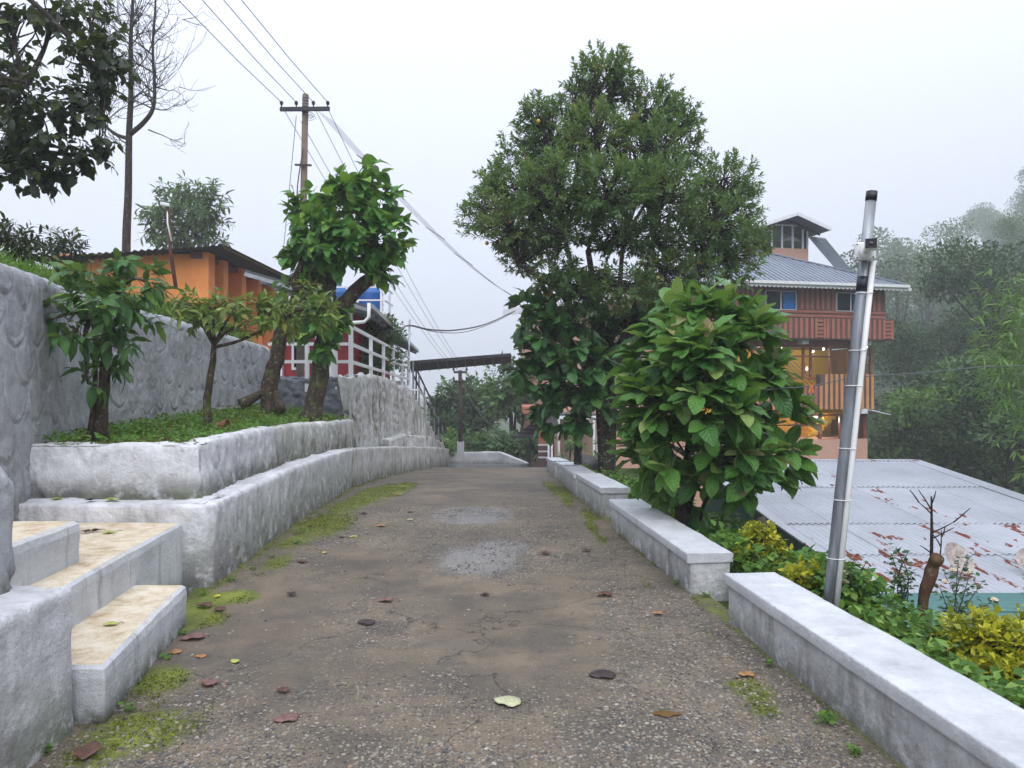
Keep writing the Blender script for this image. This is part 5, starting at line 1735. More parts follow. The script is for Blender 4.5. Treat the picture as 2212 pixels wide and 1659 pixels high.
dk = [(1140, 690, 42, 45, 0), (1190, 660, 55, 40, .3), (1215, 740, 70, 65, -.2), (1140, 780, 38, 45, 0), (1165, 830, 50, 50, 0), (1250, 800, 75, 60, -.4), (1260, 700, 60, 60, .4), (1220, 880, 70, 45, -.2), (1290, 860, 55, 45, -.3), (1340, 760, 50, 70, .6), (1350, 850, 45, 60, .5), (1400, 640, 50, 40, .5)]
dk = [(a, b, c * .8, d_ * .85, e) for a, b, c, d_, e in dk]
db = (1.3, 14.2, -.5)
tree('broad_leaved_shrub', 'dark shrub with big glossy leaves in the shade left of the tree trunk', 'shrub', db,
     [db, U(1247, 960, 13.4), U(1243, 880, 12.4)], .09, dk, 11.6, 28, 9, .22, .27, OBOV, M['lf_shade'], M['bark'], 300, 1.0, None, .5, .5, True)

# coffee trees on the terrace
c1 = [(205, 590, 50, 35, 0), (270, 575, 45, 30, .1), (320, 610, 35, 40, -.1), (190, 640, 60, 40, -.2), (110, 690, 50, 22, -.2), (240, 650, 60, 45, -.3), (160, 720, 55, 35, -.2), (250, 720, 45, 40, -.2), (300, 690, 35, 30, .1), (225, 790, 35, 22, 0), (190, 830, 35, 22, -.1), (260, 760, 30, 35, 0)]
c1 = [(a, b, c * .85, d_ * .85, e) for a, b, c, d_, e in c1]
b1 = (-3.88, 6.9, terrace_z(-3.88, 6.9))
tree('coffee_tree', 'young coffee tree with large drooping leaves and a lichen-spotted trunk on the terrace', 'tree', b1,
     [b1, U(224, 860, 6.85), U(228, 780, 6.8), U(232, 660, 6.8)], .062, c1, 6.75, 21, 8, .15, .165, COFF, M['lf_coffee'], M['bark_mossy'], 300, 1.05, None, .1, .5,
     stems=[([(-3.97, 6.85, 1.05), U(203, 870, 6.8), U(206, 780, 6.75), U(200, 680, 6.7)], .028)])
c2 = [(400, 660, 40, 20, 0), (450, 650, 55, 25, -.1), (510, 660, 55, 28, -.2), (570, 670, 50, 30, -.1), (630, 665, 55, 32, 0), (690, 680, 45, 35, .1), (440, 690, 50, 20, -.2), (530, 700, 60, 25, .1), (610, 705, 50, 28, .2), (380, 650, 30, 20, 0), (660, 640, 40, 20, .1)]
b2 = (-3.57, 8.6, terrace_z(-3.57, 8.6))
tree('coffee_tree', 'low umbrella-shaped coffee tree with yellowing leaves in the middle of the terrace', 'tree', b2,
     [b2, U(449, 860, 8.6), U(458, 790, 8.55), U(462, 745, 8.5)], .05, c2, 8.5, 34, 8, .13, .115, COFF, M['lf_coffee_y'], M['bark_mossy'], 300, 1.0, None, .35, .4,
     stems=[([U(462, 750, 8.5), U(520, 735, 8.5), U(590, 700, 8.5), U(640, 670, 8.5)], .022)])

# pollarded tree with heart-shaped leaves
h3 = [(790, 365, 26, 24, 0), (775, 410, 55, 35, 0), (720, 425, 50, 35, .2), (660, 455, 45, 30, .1), (820, 450, 50, 40, 0), (750, 470, 80, 45, -.4), (690, 500, 65, 40, -.2), (640, 520, 25, 30, 0), (850, 510, 32, 35, 0), (800, 520, 65, 45, -.4), (730, 540, 70, 40, -.4), (670, 560, 45, 35, 0), (840, 560, 35, 28, 0), (790, 590, 40, 25, -.1), (660, 610, 35, 25, .2),
      (690, 690, 42, 40, -.2), (720, 660, 30, 25, -.1), (655, 680, 30, 28, 0), (690, 740, 30, 22, -.1), (826, 610, 16, 16, 0)]
b3 = (-3.36, 12.2, terrace_z(-3.36, 12.2))
tree('pollarded_tree', 'pollarded tree with thick crooked limbs and a dense head of heart-shaped leaves', 'tree', b3,
     [b3, U(690, 830, 12.2), U(697, 750, 12.1), U(725, 680, 12.0), U(765, 630, 12.0), U(808, 590, 12.0), U(812, 545, 12.0)], .16, h3, 12.0, 34, 8, .24, .20, HEART, M['lf_heart'], M['bark_mossy'], 300, 1.0, None, .35, .45,
     stems=[([U(725, 680, 12.0), U(665, 640, 12.0), U(640, 610, 11.9), U(655, 560, 11.9)], .11), ([U(690, 655, 12), U(715, 610, 12.1), U(712, 560, 12.1)], .12)], fork_r=.2)
b4 = (-4.05, 12.3, terrace_z(-4.05, 12.3))
tree('pollarded_tree', 'mossy trunk with spreading roots standing beside the pollarded tree', 'tree', b4,
     [b4, U(585, 830, 12.3), U(600, 760, 12.3), U(612, 700, 12.3), U(640, 640, 12.3)], .15, [(600, 690, 30, 25, 0), (640, 650, 30, 22, 0), (625, 610, 25, 25, .1), (700, 590, 30, 30, .3)], 12.2, 17, 8, .2, .16, HEART, M['lf_heart'], M['bark_mossy'], 0, 1.0, None, .35, .45,
     stems=[([(-4.5, 12.1, 1.3), (-4.3, 12.2, 1.42), (-4.05, 12.3, 1.6)], .10), ([(-3.8, 12.0, 1.22), (-3.9, 12.2, 1.36), (-4.05, 12.3, 1.6)], .09)])

# overhanging branches at the top left, their trunk out of the frame
ov = [(30, 40, 60, 45, 0), (110, 20, 60, 35, .3), (190, 40, 45, 40, .2), (240, 110, 38, 60, 0), (190, 130, 50, 40, -.2), (220, 180, 40, 40, 0), (30, 130, 25, 50, .3), (40, 220, 70, 60, -.3), (150, 220, 70, 40, -.2), (210, 280, 35, 55, 0), (110, 290, 60, 50, -.2), (30, 300, 50, 45, .2), (190, 335, 45, 30, 0), (60, 370, 65, 35, 0), (140, 360, 40, 30, .1), (80, 430 - 60, 50, 30, 0), (25, 330, 30, 60, 0), (-40, 200, 70, 150, .5)]
bo = (-8.6, 8.6, gz(-8.6, 8.6))
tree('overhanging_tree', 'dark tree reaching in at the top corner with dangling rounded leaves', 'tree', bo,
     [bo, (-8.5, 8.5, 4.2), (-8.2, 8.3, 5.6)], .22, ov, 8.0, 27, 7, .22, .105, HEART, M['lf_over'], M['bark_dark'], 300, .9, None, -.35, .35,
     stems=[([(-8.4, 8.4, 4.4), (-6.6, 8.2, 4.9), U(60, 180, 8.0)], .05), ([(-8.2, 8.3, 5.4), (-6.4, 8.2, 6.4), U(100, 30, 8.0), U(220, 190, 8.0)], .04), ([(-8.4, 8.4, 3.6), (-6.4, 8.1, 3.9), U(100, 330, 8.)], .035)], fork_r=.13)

# the tall bare tree
DT = thing('bare_tree', 'tall leafless tree with a forked trunk rising behind the orange house', 'tree', (-10.5, 20, 2.6))
dm, tm = MB(), MB()
org = Vector((-10.5, 20, 2.6))
UU = lambda x, y, dd=0: U(x, y, 20 + dd) - org
sp = spline([Vector((-.05, 0, -.1)), UU(273, 530), UU(277, 420), UU(279, 290), UU(283, 200), UU(282, 100), UU(287, 0), UU(290, -120)], 5)
dm.tube(sp, [.125 - .10 * i / (len(sp) - 1) for i in range(len(sp))], 9)
main = [sp]
for pts, r in (([UU(279, 300), UU(250, 290, .2), UU(225, 265, .3), UU(226, 220, .3), UU(222, 120, .3), UU(228, 30, .3)], .055), ([UU(281, 290), UU(310, 265, -.2), UU(330, 235, -.3), UU(334, 190, -.3), UU(330, 100, -.3), UU(336, 0, -.3), UU(330, -80, -.3)], .07)):
    s2 = spline(pts, 5)
    dm.tube(s2, [r - (r - .015) * i / (len(s2) - 1) for i in range(len(s2))], 8)
    main.append(s2)
dm.build('trunk', M['bark_dark'], DT, True)
def twigger(p, d, ln, r, lev):
    pts = [p]
    dd = Vector(d)
    for i in range(5):
        dd = (dd + Vector(tuple(RNG.normal(size=3) * .16)) + Vector((0, 0, .09))).normalized()
        pts.append(pts[-1] + dd * ln / 5)
    tm.tube(pts, [max(.0045, r * (1 - .8 * i / 5)) for i in range(6)], 4, False)
    if lev < 3:
        for k in range(4 if lev < 2 else 3):
            q = pts[RNG.integers(1, 6)]
            nd = (dd + Vector(tuple(RNG.normal(size=3) * .6))).normalized()
            twigger(q, nd, ln * (.45 + .2 * RNG.random()), r * .5, lev + 1)
for s_ in main:
    for k in range(24):
        i = RNG.integers(len(s_) // 3, len(s_))
        a = RNG.uniform(0, 6.28)
        twigger(s_[i], Vector((math.cos(a), .5 * math.sin(a), .45 + .5 * RNG.random())), RNG.uniform(.8, 1.7), .022, 1)
for px, py, dx in ((320, 280, 1), (335, 235, 1), (222, 265, -1)):
    twigger(UU(px, py), Vector((dx, 0, -.25)), 1.0, .018, 1)
tm.build('twigs', M['bark_dark'], DT)

# tree and bushes behind the orange house and on the bank
tree('feathery_tree', 'rounded dark feathery tree behind the orange house roof', 'tree', (-14.6, 32, 2), [(-14.6, 32, 2), U(400, 560, 32), U(405, 480, 32)], .16,
     [(350, 450, 40, 30, 0), (400, 420, 50, 22, 0), (445, 430, 38, 28, 0), (420, 465, 60, 32, -.5), (345, 490, 42, 28, .2), (460, 470, 28, 24, 0), (390, 510, 55, 28, 0), (485, 524, 16, 10, 0), (440, 515, 30, 20, 0)], 32, 130, 10, .7, .32, LANCE, M['lf_far'], M['bark_dark'], 0, 1.1, None, .0, .2)
for i, (lob, dd, lab) in enumerate((([(30, 520, 40, 30, 0), (60, 545, 35, 25, 0), (10, 500, 30, 22, 0)], 10.5, 'dark leafy bush on the grassy bank at the frame edge'),
                                   ([(125, 525, 45, 25, 0), (100, 550, 35, 20, -.2), (165, 545, 25, 18, .2)], 11.5, 'dark leafy bush on the bank left of the orange house'))):
    q = U(lob[0][0], 640, dd)
    bq = (q.x, dd, gz(q.x, dd))
    tree('bank_bush', lab, 'bush', bq, [bq, U(lob[0][0], 590, dd), U(lob[0][0], lob[0][1] + 15, dd)], .04, lob, dd, 90, 8, .22, .14, LANCE, M['lf_over'], M['bark_dark'], 0, 1.0, None, .3, .3)
# vines over the far railing
q = U(830, 800, 18.5)
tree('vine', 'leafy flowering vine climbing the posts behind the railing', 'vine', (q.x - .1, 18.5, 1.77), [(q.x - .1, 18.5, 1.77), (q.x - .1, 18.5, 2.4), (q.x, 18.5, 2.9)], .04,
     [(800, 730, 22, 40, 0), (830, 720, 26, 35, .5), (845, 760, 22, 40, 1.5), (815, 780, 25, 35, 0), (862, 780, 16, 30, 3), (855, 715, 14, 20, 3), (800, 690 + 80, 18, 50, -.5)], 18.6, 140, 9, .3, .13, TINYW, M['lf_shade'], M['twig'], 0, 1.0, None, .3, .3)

# trees at the end of the road
def backtree(px, pyb, d_, lobes, lmat, lab, size=.3, k=130, protos=TINYW, rad=.14, name='roadside_tree', nl=10, stems=None):
    q = U(px, pyb, d_)
    b_ = (q.x, d_, gz(q.x, d_))
    tp = U(lobes[0][0], lobes[0][1] + 20, d_)
    return tree(name, lab, 'tree' if 'tree' in name else 'bush', b_, [b_, Vector(b_).lerp(tp, .5), tp], rad, lobes, d_, k, nl, size * 2, size, protos, lmat, M['bark_dark'], 0, 1.0, 'trees at the end of the road', .3, .3, stems=stems)


backtree(985, 975, 40, [(985, 880, 50, 45, 0), (950, 900, 30, 35, 0), (1030, 890, 35, 45, 1), (990, 930, 60, 35, -1), (945, 940, 25, 30, 0), (1010, 850, 30, 22, 1)], M['lf_far_d'], 'dense dark round tree behind the distant utility pole', .34)
backtree(1030, 985, 48, [(1010, 845, 45, 25, 0), (1050, 870, 40, 40, 0), (970, 850, 30, 22, 0), (1040, 900, 50, 45, 0)], M['lf_far'], 'olive tree crown rising behind the dark round tree', .36)
backtree(1110, 960, 37, [(1100, 820, 40, 35, 0), (1080, 850, 32, 30, -.5), (1120, 860, 45, 35, 0), (1060, 870, 20, 25, 0), (1140, 830, 40, 40, .5), (1100, 790, 25, 16, 0), (1150, 790, 30, 25, 0)], M['lf_far'], 'glossy grey-green tree with bare trunks above the dark canopy', .30,
         stems=[([U(1108, 975, 37), U(1112, 920, 37), U(1115, 870, 37)], .1), ([U(1118, 975, 37), U(1128, 920, 37), U(1135, 860, 37)], .09)])
for px, py, rx_, ry_, d_, mt, lab in ((1020, 960, 40, 22, 36, 'lf_far', 'mid-green bush behind the low pale wall'), (1070, 955, 45, 28, 35.5, 'lf_coffee', 'glossy coffee bush right of the distant pole'), (1120, 965, 40, 25, 36, 'lf_far_d', 'dark bush below the lean-to canopy'),
                                   (955, 965, 22, 20, 33, 'lf_far_l', 'light green bush at the foot of the far stairs'), (975, 950, 22, 18, 37, 'lf_far_l', 'light green bush just left of the distant pole'), (1145, 955, 25, 25, 34, 'lf_far_d', 'dark bush against the porch pillar')):
    backtree(px, 1000, d_, [(px, py, rx_, ry_, 0), (px + rx_ * .5, py + 8, rx_ * .5, ry_ * .7, -.3), (px - rx_ * .5, py + 6, rx_ * .5, ry_ * .7, .3)], M[mt], lab, .24, 130, TINYW, .05, 'roadside_bush')
backtree(1230, 1000, 20.5, [(1232, 950, 24, 16, 0), (1225, 975, 26, 20, 0), (1250, 960, 18, 15, 0)], M['lf_coffee'], 'small coffee bush behind the far wall length', .14, 90, LANCE, .03, 'roadside_bush')
backtree(1290, 1000, 16, [(1295, 970, 18, 16, 0), (1290, 950, 14, 12, 0)], M['lf_coffee'], 'little bush between the far wall and the evergreen trunk', .12, 90, LANCE, .03, 'roadside_bush')
q = U(1247, 1000, 18.5)

# ------------------------------------------------------------------ the wooded hillside
def proto_tree(kind, seed):
    """crown and trunk meshes of a hillside tree of unit scale (metres), base at the origin"""
    r = np.random.default_rng(seed)
    m = MB()
    cl = []
    if kind == 'tall':
        H_, cr = 13, 2.6
        lob = [(r.normal() * 1.2, r.normal() * 1.2, 6 + 7 * r.random(), 1.0 + .7 * r.random()) for _ in range(10)]
    elif kind == 'spread':
        H_, cr = 9, 4
        lob = [(3.2 * math.cos(a) * r.random() ** .5, 3.2 * math.sin(a) * r.random() ** .5, 5.5 + 3 * r.random(), 1.0 + .6 * r.random()) for a in r.uniform(0, 6.28, 12)]
    elif kind == 'bushy':
        H_, cr = 5, 3
        lob = [(2.2 * math.cos(a) * r.random() ** .5, 2.2 * math.sin(a) * r.random() ** .5, 1.2 + 3.4 * r.random(), 1.0 + .6 * r.random()) for a in r.uniform(0, 6.28, 12)]
    else:
        H_, cr = 8, 3
        lob = [(2.4 * math.cos(a) * r.random() ** .5, 2.4 * math.sin(a) * r.random() ** .5, 3 + 4.5 * r.random(), 1.1 + .7 * r.random()) for a in r.uniform(0, 6.28, 12)]
    tz = H_ * .62
    m.tube([(0, 0, -1), (.1, .05, tz * .5), (0, .1, tz)] if kind != 'tall' else [(0, 0, -1), (.1, 0, 5), (0, .1, 11)], [.22, .16, .07], 6)
    mats, rn = [], []
    for x, y, z, R in lob:
        st = Vector((0, 0, min(tz, z * .6)))
        m.tube([st, st.lerp(Vector((x, y, z)), .5) + Vector((0, 0, .2)), Vector((x, y, z))], [.08, .05, .02], 4, False)
        tn = r.random()
        nn = int({'tall': 330, 'spread': 430, 'bushy': 260}.get(kind, 260) * R)
        for _ in range(nn):
            v = r.normal(size=3)
            v /= np.linalg.norm(v)
            q = np.array([x, y, z]) + v * R * [1, 1, .7] * r.random() ** .4
            mats.append(frame(q, v + r.normal(size=3) * .6, np.array([0, 0, 1]) + r.normal(size=3) * .5, (.13 + .12 * r.random()) if kind in ('tall', 'spread') else (.22 + .17 * r.random())))
            rn.append(min(.999, .45 * tn + .55 * r.random()))
    return m, mats, rn


HILLN = 0
protos = []
for kind, mt, sd in (('tall', 'lf_far_d', 1), ('tall', 'lf_far', 2), ('spread', 'lf_far_d', 3), ('spread', 'lf_far', 4), ('round', 'lf_far', 5), ('round', 'lf_far_l', 6), ('bushy', 'lf_far_l', 7), ('bushy', 'lf_far', 8), ('bushy', 'lf_far_d', 9), ('round', 'lf_far_d', 10)):
    m, mats, rn = proto_tree(kind, sd)
    me_t = bpy.data.meshes.new('trunk')
    me_t.from_pydata(m.v, [], m.f)
    me_t.materials.append(M['bark_dark'])
    protos.append((kind, me_t, leaves_mesh('crown', TINYW, mats, M[mt], True, rn)))
KL = {'tall': 'slender tall tree with a narrow misty crown on the wooded hillside', 'spread': 'spreading tree with a flat open crown on the wooded hillside',
      'round': 'round-crowned tree among others on the wooded hillside', 'bushy': 'low bushy tree crowding the slope of the wooded hillside'}


def hill_tree(i, x, y, s, rz, label=None, group=True, name='hillside_tree'):
    kind, tm_, cm_ = protos[i]
    T = thing(name, label or KL[kind], 'tree', (x, y, gz(x, y) - .1), rz, 'trees on the wooded hillside' if group else None)
    T.scale = (s, s, s * RNG.uniform(.9, 1.15))
    obj('trunk', tm_, T)
    c_ = obj('crown', cm_, T)
    return T


# the ones the photo shows singly: depth and top measured on the photo
HK = {'tall': 13.3, 'spread': 9.2, 'round': 8.0, 'bushy': 5.4}
for i, px, d_, top, lab in ((2, 2150, 44, 520, 'dark gnarled tree with a bent trunk standing out on the right hillside'), (1, 2055, 120, 432, 'tall misty tree rising above the others on the hillside skyline'), (0, 1940, 85, 482, 'misty tree with a pointed crown just right of the camera pole'),
                            (1, 2003, 100, 528, 'thin misty tree between two taller ones on the skyline'), (3, 2175, 230, 418, 'faint broad tree fading into the mist at the top of the hill'), (9, 2180, 30, 745, 'dark leafy tree beyond the end of the tin roof'),
                            (2, 2015, 52, 640, 'small dark tree halfway up the slope behind the tin roof'), (8, 1985, 38, 770, 'dark rounded tree directly behind the house corner'), (6, 2060, 36, 850, 'light green bush at the foot of the slope behind the roof ridge'), (3, 1910, 150, 520, 'pale misty tree low on the skyline behind the camera pole')):
    x = (px - CX) / FPX * d_
    zt_ = EYE + (HY - top) / FPX * d_
    hill_tree(i, x, d_, max(.4, (zt_ - gz(x, d_)) / HK[protos[i][0]]), RNG.uniform(0, 6.28), lab, False)
cnt = 0
while cnt < 240:
    y = 34 + 290 * RNG.random() ** 1.9
    k = RNG.uniform(.40, .82) if cnt < 190 else RNG.uniform(.80, 1.15)
    x = k * y
    u_ = .9 * x - .3 * y - 6
    if u_ < -2 or (y < 42 and k < .5): continue
    if y < 45: i = RNG.choice([6, 7, 8, 5])
    elif y < 75: i = RNG.choice([4, 5, 6, 7, 8, 9, 2, 7, 8])
    else: i = RNG.choice([0, 1, 2, 3, 4, 9, 4, 7])
    hill_tree(int(i), x, y, RNG.uniform(.6, 1.05) * (.8 if y < 45 else 1 if y < 90 else 1.45 if y < 180 else 2.0), RNG.uniform(0, 6.28))
    cnt += 1
for x, y, i, s in ((-16, 55, 4, 1.0), (-24, 60, 9, 1.1), (-20, 48, 7, .9), (8, 55, 4, .8), (14, 60, 9, .9), (22, 44, 8, .8), (19, 40, 7, .7)):
    hill_tree(i, x, y, s, RNG.uniform(0, 6.28), {-16: 'round tree beyond the red house slope', -24: 'dark round tree far beyond the houses on the bank', -20: 'bushy tree below the houses on the bank', 8: 'round tree hidden behind the striped house', 14: 'dark tree behind the striped house roof', 22: 'dark bush between house corner and hillside', 19: 'green bush close behind the striped house corner'}[x], False, 'valley_tree')
# undergrowth on the slope
r = RNG


def scatter(n, fpos, keep, per, spread, sz, updir, tone):
    """per leaves round each kept point; everything vectorised"""
    x, y = fpos(n * 4)
    c_ = keep(x, y)
    ok = r.random(len(x)) < .58 + .62 * c_
    x, y, c_ = x[ok][:n], y[ok][:n], c_[ok][:n]
    return np.repeat(x, per) + r.normal(size=len(x) * per) * spread, np.repeat(y, per) + r.normal(size=len(x) * per) * spread, np.repeat(c_, per)


def leafset(x, y, z, sz, updir, rn, droop=.4):
    n = len(x)
    D = r.normal(size=(n, 3)); D[:, 2] = updir * (.4 + r.random(n))
    Up = r.normal(size=(n, 3)) * droop + [0, 0, 1]
    return frames(np.stack([x, y, z], 1), D, Up, sz), np.clip(rn, 0, .999)


def slope_pos(n):
    y = 30 + 120 * r.random(n) ** 1.4
    return r.uniform(.42, 1.05, n) * y, y


x, y, c_ = scatter(16000, slope_pos, lambda a, b: vnoise(a * .35, b * .35, 0, 91), 4, .28, 0, 0, 0)
z = hground(x, y) + .1 + (.5 + 1.0 * np.clip(c_, 0, 1)) * r.random(len(x))
mats, rn = leafset(x, y, z, .22 + .25 * r.random(len(x)), .6, .5 * (.5 + .5 * vnoise(x * .2, y * .2, 3, 92)) + .5 * r.random(len(x)))
tag(obj('undergrowth', leaves_mesh('undergrowth', TINYW, mats, M['lf_far_l'], True, rn)), 'green scrub covering the slope between the hillside trees', 'undergrowth', kind='stuff')

# ------------------------------------------------------------------ bank on the right: ground cover, golden hedge, roses, stump, bamboo
def bank_pos(n):
    y = 2.6 + 14 * r.random(n) ** 1.3
    return xw(y) + .42 + 2.3 * r.random(n) ** 1.5, y


x, y, c_ = scatter(9000, bank_pos, lambda a, b: vnoise(a * 2.2, b * 2.2, 0, 95), 4, .05, 0, 0, 0)
x = np.maximum(x, xw(y) + .37)
z = hground(x, y) + .03 + (.06 + .24 * r.random(len(x)) + .16 * np.clip(c_, 0, 1)) * r.random(len(x))
mats, rn = leafset(x, y, z, .035 + .055 * r.random(len(x)), .7, .4 + .3 * c_ + .5 * r.random(len(x)))
tag(obj('ground_cover', leaves_mesh('ground_cover', TINYW, mats, M['lf_weed'], True, rn)), 'bright green weeds covering the bank behind the low wall', 'ground cover', kind='stuff')


x, y, c_ = scatter(3600, lambda n: (lambda yy: (xw(yy) + .42 + 1.1 * r.random(n), yy))(3.2 + 9.5 * r.random(n)), lambda a, b: vnoise(a * 1.7, b * 1.7, 0, 98), 5, .05, 0, 0, 0)
x = np.maximum(x, xw(y) + .38)
z = hground(x, y) + .04 + (.16 + .34 * np.clip(c_ + .4, 0, 1)) * r.random(len(x)) ** .8
mats, rn = leafset(x, y, z, .04 + .05 * r.random(len(x)), .5, .45 + .3 * c_ + .45 * r.random(len(x)))
tag(obj('tall_weeds', leaves_mesh('tall_weeds', TINYW, mats, M['lf_weed'], True, rn)), 'taller leafy weeds standing just behind the low wall', 'ground cover', kind='stuff')


def terr_pos(n):
    y = 6.2 + 7.8 * r.random(n) ** 1.2
    a, b = xl(y) + .05, xb(y) - .36
    return a + (b - a) * r.random(n), y


x, y, c_ = scatter(4200, terr_pos, lambda a, b: vnoise(a * 3, b * 3, 0, 96), 2, .02, 0, 0, 0)
tt = np.clip((x - xl(y) + .1) / (xb(y) - .42 - xl(y) + .1), 0, 1)
z = np.interp(y, TEY, TEZ) + (1 - tt) * np.interp(y, [6, 9, 12, 14.1], [.02, .08, .26, .36]) + .09 * r.random(len(x))
mats, rn = leafset(x, y, z, .022 + .04 * r.random(len(x)), .5, .35 + .3 * c_ + .5 * r.random(len(x)))
tag(obj('terrace_weeds', leaves_mesh('terrace_weeds', TINYW, mats, M['lf_weed'], True, rn)), 'small green weeds and grass covering the terrace soil', 'weeds', kind='stuff')
# long grass on top of the grey wall
GR_ = [leaf_proto(1, .035, 3, .1, .5, 'lance', 0, 3)]
y = 5.0 + 9 * r.random(6000)
x = xl(y) - .28 - 2.6 * r.random(6000) ** 1.5
D = r.normal(size=(6000, 3)) * .45; D[:, 2] = 1
mats = frames(np.stack([x, y, hground(x, y) - .02], 1), D, r.normal(size=(6000, 3)), .16 + .34 * r.random(6000) * (.4 + .6 * sstep(-.3, .5, vnoise(x, y, 0, 97))))
tag(obj('bank_grass', leaves_mesh('bank_grass', GR_, mats, M['lf_weed'])), 'long grass hanging over the top of the grey wall', 'grass', kind='stuff')
y = 5.2 + 8.6 * r.random(4000)
x = xl(y) - .12 - .9 * r.random(4000)
mats, rn = leafset(x, y, np.maximum(hground(x, y), 2.4) + .16 * r.random(4000), .05 + .06 * r.random(4000), .3, r.random(4000))
tag(obj('bank_creeper', leaves_mesh('bank_creeper', TINYW, mats, M['lf_weed'], True, rn)), 'leafy creeper along the top edge of the grey wall', 'ground cover', kind='stuff')

YEL = [(2110, 1365, 60, 45, -.1), (2180, 1400, 60, 55, -.3), (2060, 1420, 45, 30, 0), (2140, 1460, 70, 40, -.4), (2210, 1480, 60, 50, -.5), (2230, 1380, 40, 60, 0), (2050, 1370, 25, 25, .2)]
q = U(2140, 1500, 4.3)
bq = (q.x, 4.35, gz(q.x, 4.35))
tree('golden_shrub', 'golden-leaved shrub spilling over the near wall top at the frame edge', 'shrub', bq, [bq, Vector(bq).lerp(U(2140, 1490, 4.3), .5), U(2140, 1490, 4.3)], .012, YEL, 4.3, 150, 9, .07, .046, TINYW, M['lf_yellow'], M['twig'], 300, .9, 'golden-leaved shrubs along the wall', .5, .3)
for i, (lob, d_, lab) in enumerate((([(1640, 1160, 35, 28, 0), (1620, 1200, 25, 25, -.1), (1670, 1195, 35, 25, 0), (1655, 1225, 30, 18, -.1)], 5.9, 'golden-leaved shrub just behind the end of the second wall length'),
                                   ([(1720, 1250, 28, 18, 0), (1740, 1235, 25, 14, .1), (1765, 1240, 20, 12, .1)], 5.2, 'small golden-leaved shrub at the foot of the camera pole'))):
    q = U(lob[0][0] + 15, 1260, d_)
    bq = (q.x, d_, gz(q.x, d_))
    tree('golden_shrub', lab, 'shrub', bq, [bq, Vector(bq) + Vector((0, 0, .15)), U(lob[0][0], lob[0][1] + 15, d_)], .018, lob, d_, 230, 9, .08, .05, TINYW, M['lf_yellow'], M['twig'], 300, .9, 'golden-leaved shrubs along the wall', .5, .3)

ST = thing('cut_stump', 'leaning cut tree stump with bare twigs in front of the tin roof', 'stump', tuple(U(1988, 1340, 5.6)))
so = Vector(ST.location)
q = [U(*p_) - so for p_ in ((1985, 1375, 5.6), (1992, 1320, 5.6), (1997, 1280, 5.6), (2008, 1250, 5.6), (2015, 1222, 5.6), (2026, 1204, 5.55))]
MB().tube(spline(q, 3), [.06] + [.045 + .008 * float(vnoise(i * .8, 0, 0, 3)) for i in range(15)], 9).build('stump_wood', barkmat('stump_bark', (.09, .05, .03), .3, .2), ST, True)
tm = MB()
for a, b in (((2012, 1225), (2012, 1072)), ((2012, 1152), (2060, 1128)), ((2060, 1128), (2095, 1098)), ((2012, 1164), (2060, 1140)), ((2012, 1110), (1985, 1085)), ((1985, 1085), (1965, 1058)), ((2010, 1098), (1984, 1058)), ((2012, 1090), (2022, 1060)), ((2030, 1210), (2034, 1145)), ((2034, 1160), (2042, 1138)), ((2012, 1195), (1988, 1178)), ((2032, 1180), (2016, 1155))):
    tm.tube([U(a[0], a[1], 5.6) - so, U((a[0] + b[0]) / 2 + 1, (a[1] + b[1]) / 2, 5.6) - so, U(b[0], b[1], 5.6) - so], [.006, .005, .003] if a != (2012, 1225) else [.014, .012, .006], 5)
tm.build('twigs', M['bark_dark'], ST)
S2 = thing('cut_stump', 'short reddish cut branch standing behind the golden shrub', 'stump', tuple(U(1660, 1215, 6.3)))
so = Vector(S2.location)
MB().tube([U(1668, 1240, 6.3) - so, U(1655, 1170, 6.3) - so, U(1645, 1118, 6.3) - so], [.05, .04, .034], 9).build('stump_wood', M['twig'], S2, True)

def rose(px, pb, d_, tips, flowers, lab):
    base = U(px, pb, d_)
    T = thing('rose_bush', lab, 'rose bush', tuple(base), 0, 'rose bushes on the bank')
    m = MB()
    mats = []
    for tx_, ty_ in tips:
        tip = U(tx_, ty_, d_ + RNG.normal() * .1) - base
        mid = tip * .5 + Vector(tuple(RNG.normal(size=3) * .04))
        pts = spline([Vector((0, 0, 0)), mid, tip], 5)
        m.tube(pts, [.006, .006, .005, .005, .004, .004, .004, .003, .003, .003, .002], 5, False)
        for p_ in pts[3:]:
            for _ in range(4):
                mats.append(frame(np.array(p_ + base) + RNG.normal(size=3) * .02, np.append(RNG.normal(size=2), .2), np.array([0, 0, 1]) + RNG.normal(size=3) * .4, .035 + .025 * RNG.random()))
    m.build('stems', M['twig'], T)
    for mm_ in mats: mm_[:3, 3] -= np.array(base)
    o = obj('foliage', leaves_mesh('foliage', TINYW, mats, M['lf_far_d']), T)
    o['kind'] = 'stuff'
    for fx_, fy_ in flowers:
        c_ = U(fx_, fy_, d_ - .05) - base
        b = MB()
        for ring, (nr_, rad_, h_) in enumerate(((6, .032, .0), (5, .022, .012), (3, .012, .02))):
            for k in range(nr_):
                a = 6.283 * k / nr_ + ring
                d1 = Vector((math.cos(a), math.sin(a), 0))
                s1 = Vector((-math.sin(a), math.cos(a), 0))
                b.add([c_ + Vector((0, 0, h_)), c_ + d1 * rad_ * .7 - s1 * rad_ * .5 + Vector((0, 0, h_ + .012)), c_ + d1 * rad_ + Vector((0, 0, h_ + .02)), c_ + d1 * rad_ * .7 + s1 * rad_ * .5 + Vector((0, 0, h_ + .012))], [(0, 1, 2, 3)])
        b.build('flower', M['petal'], T)


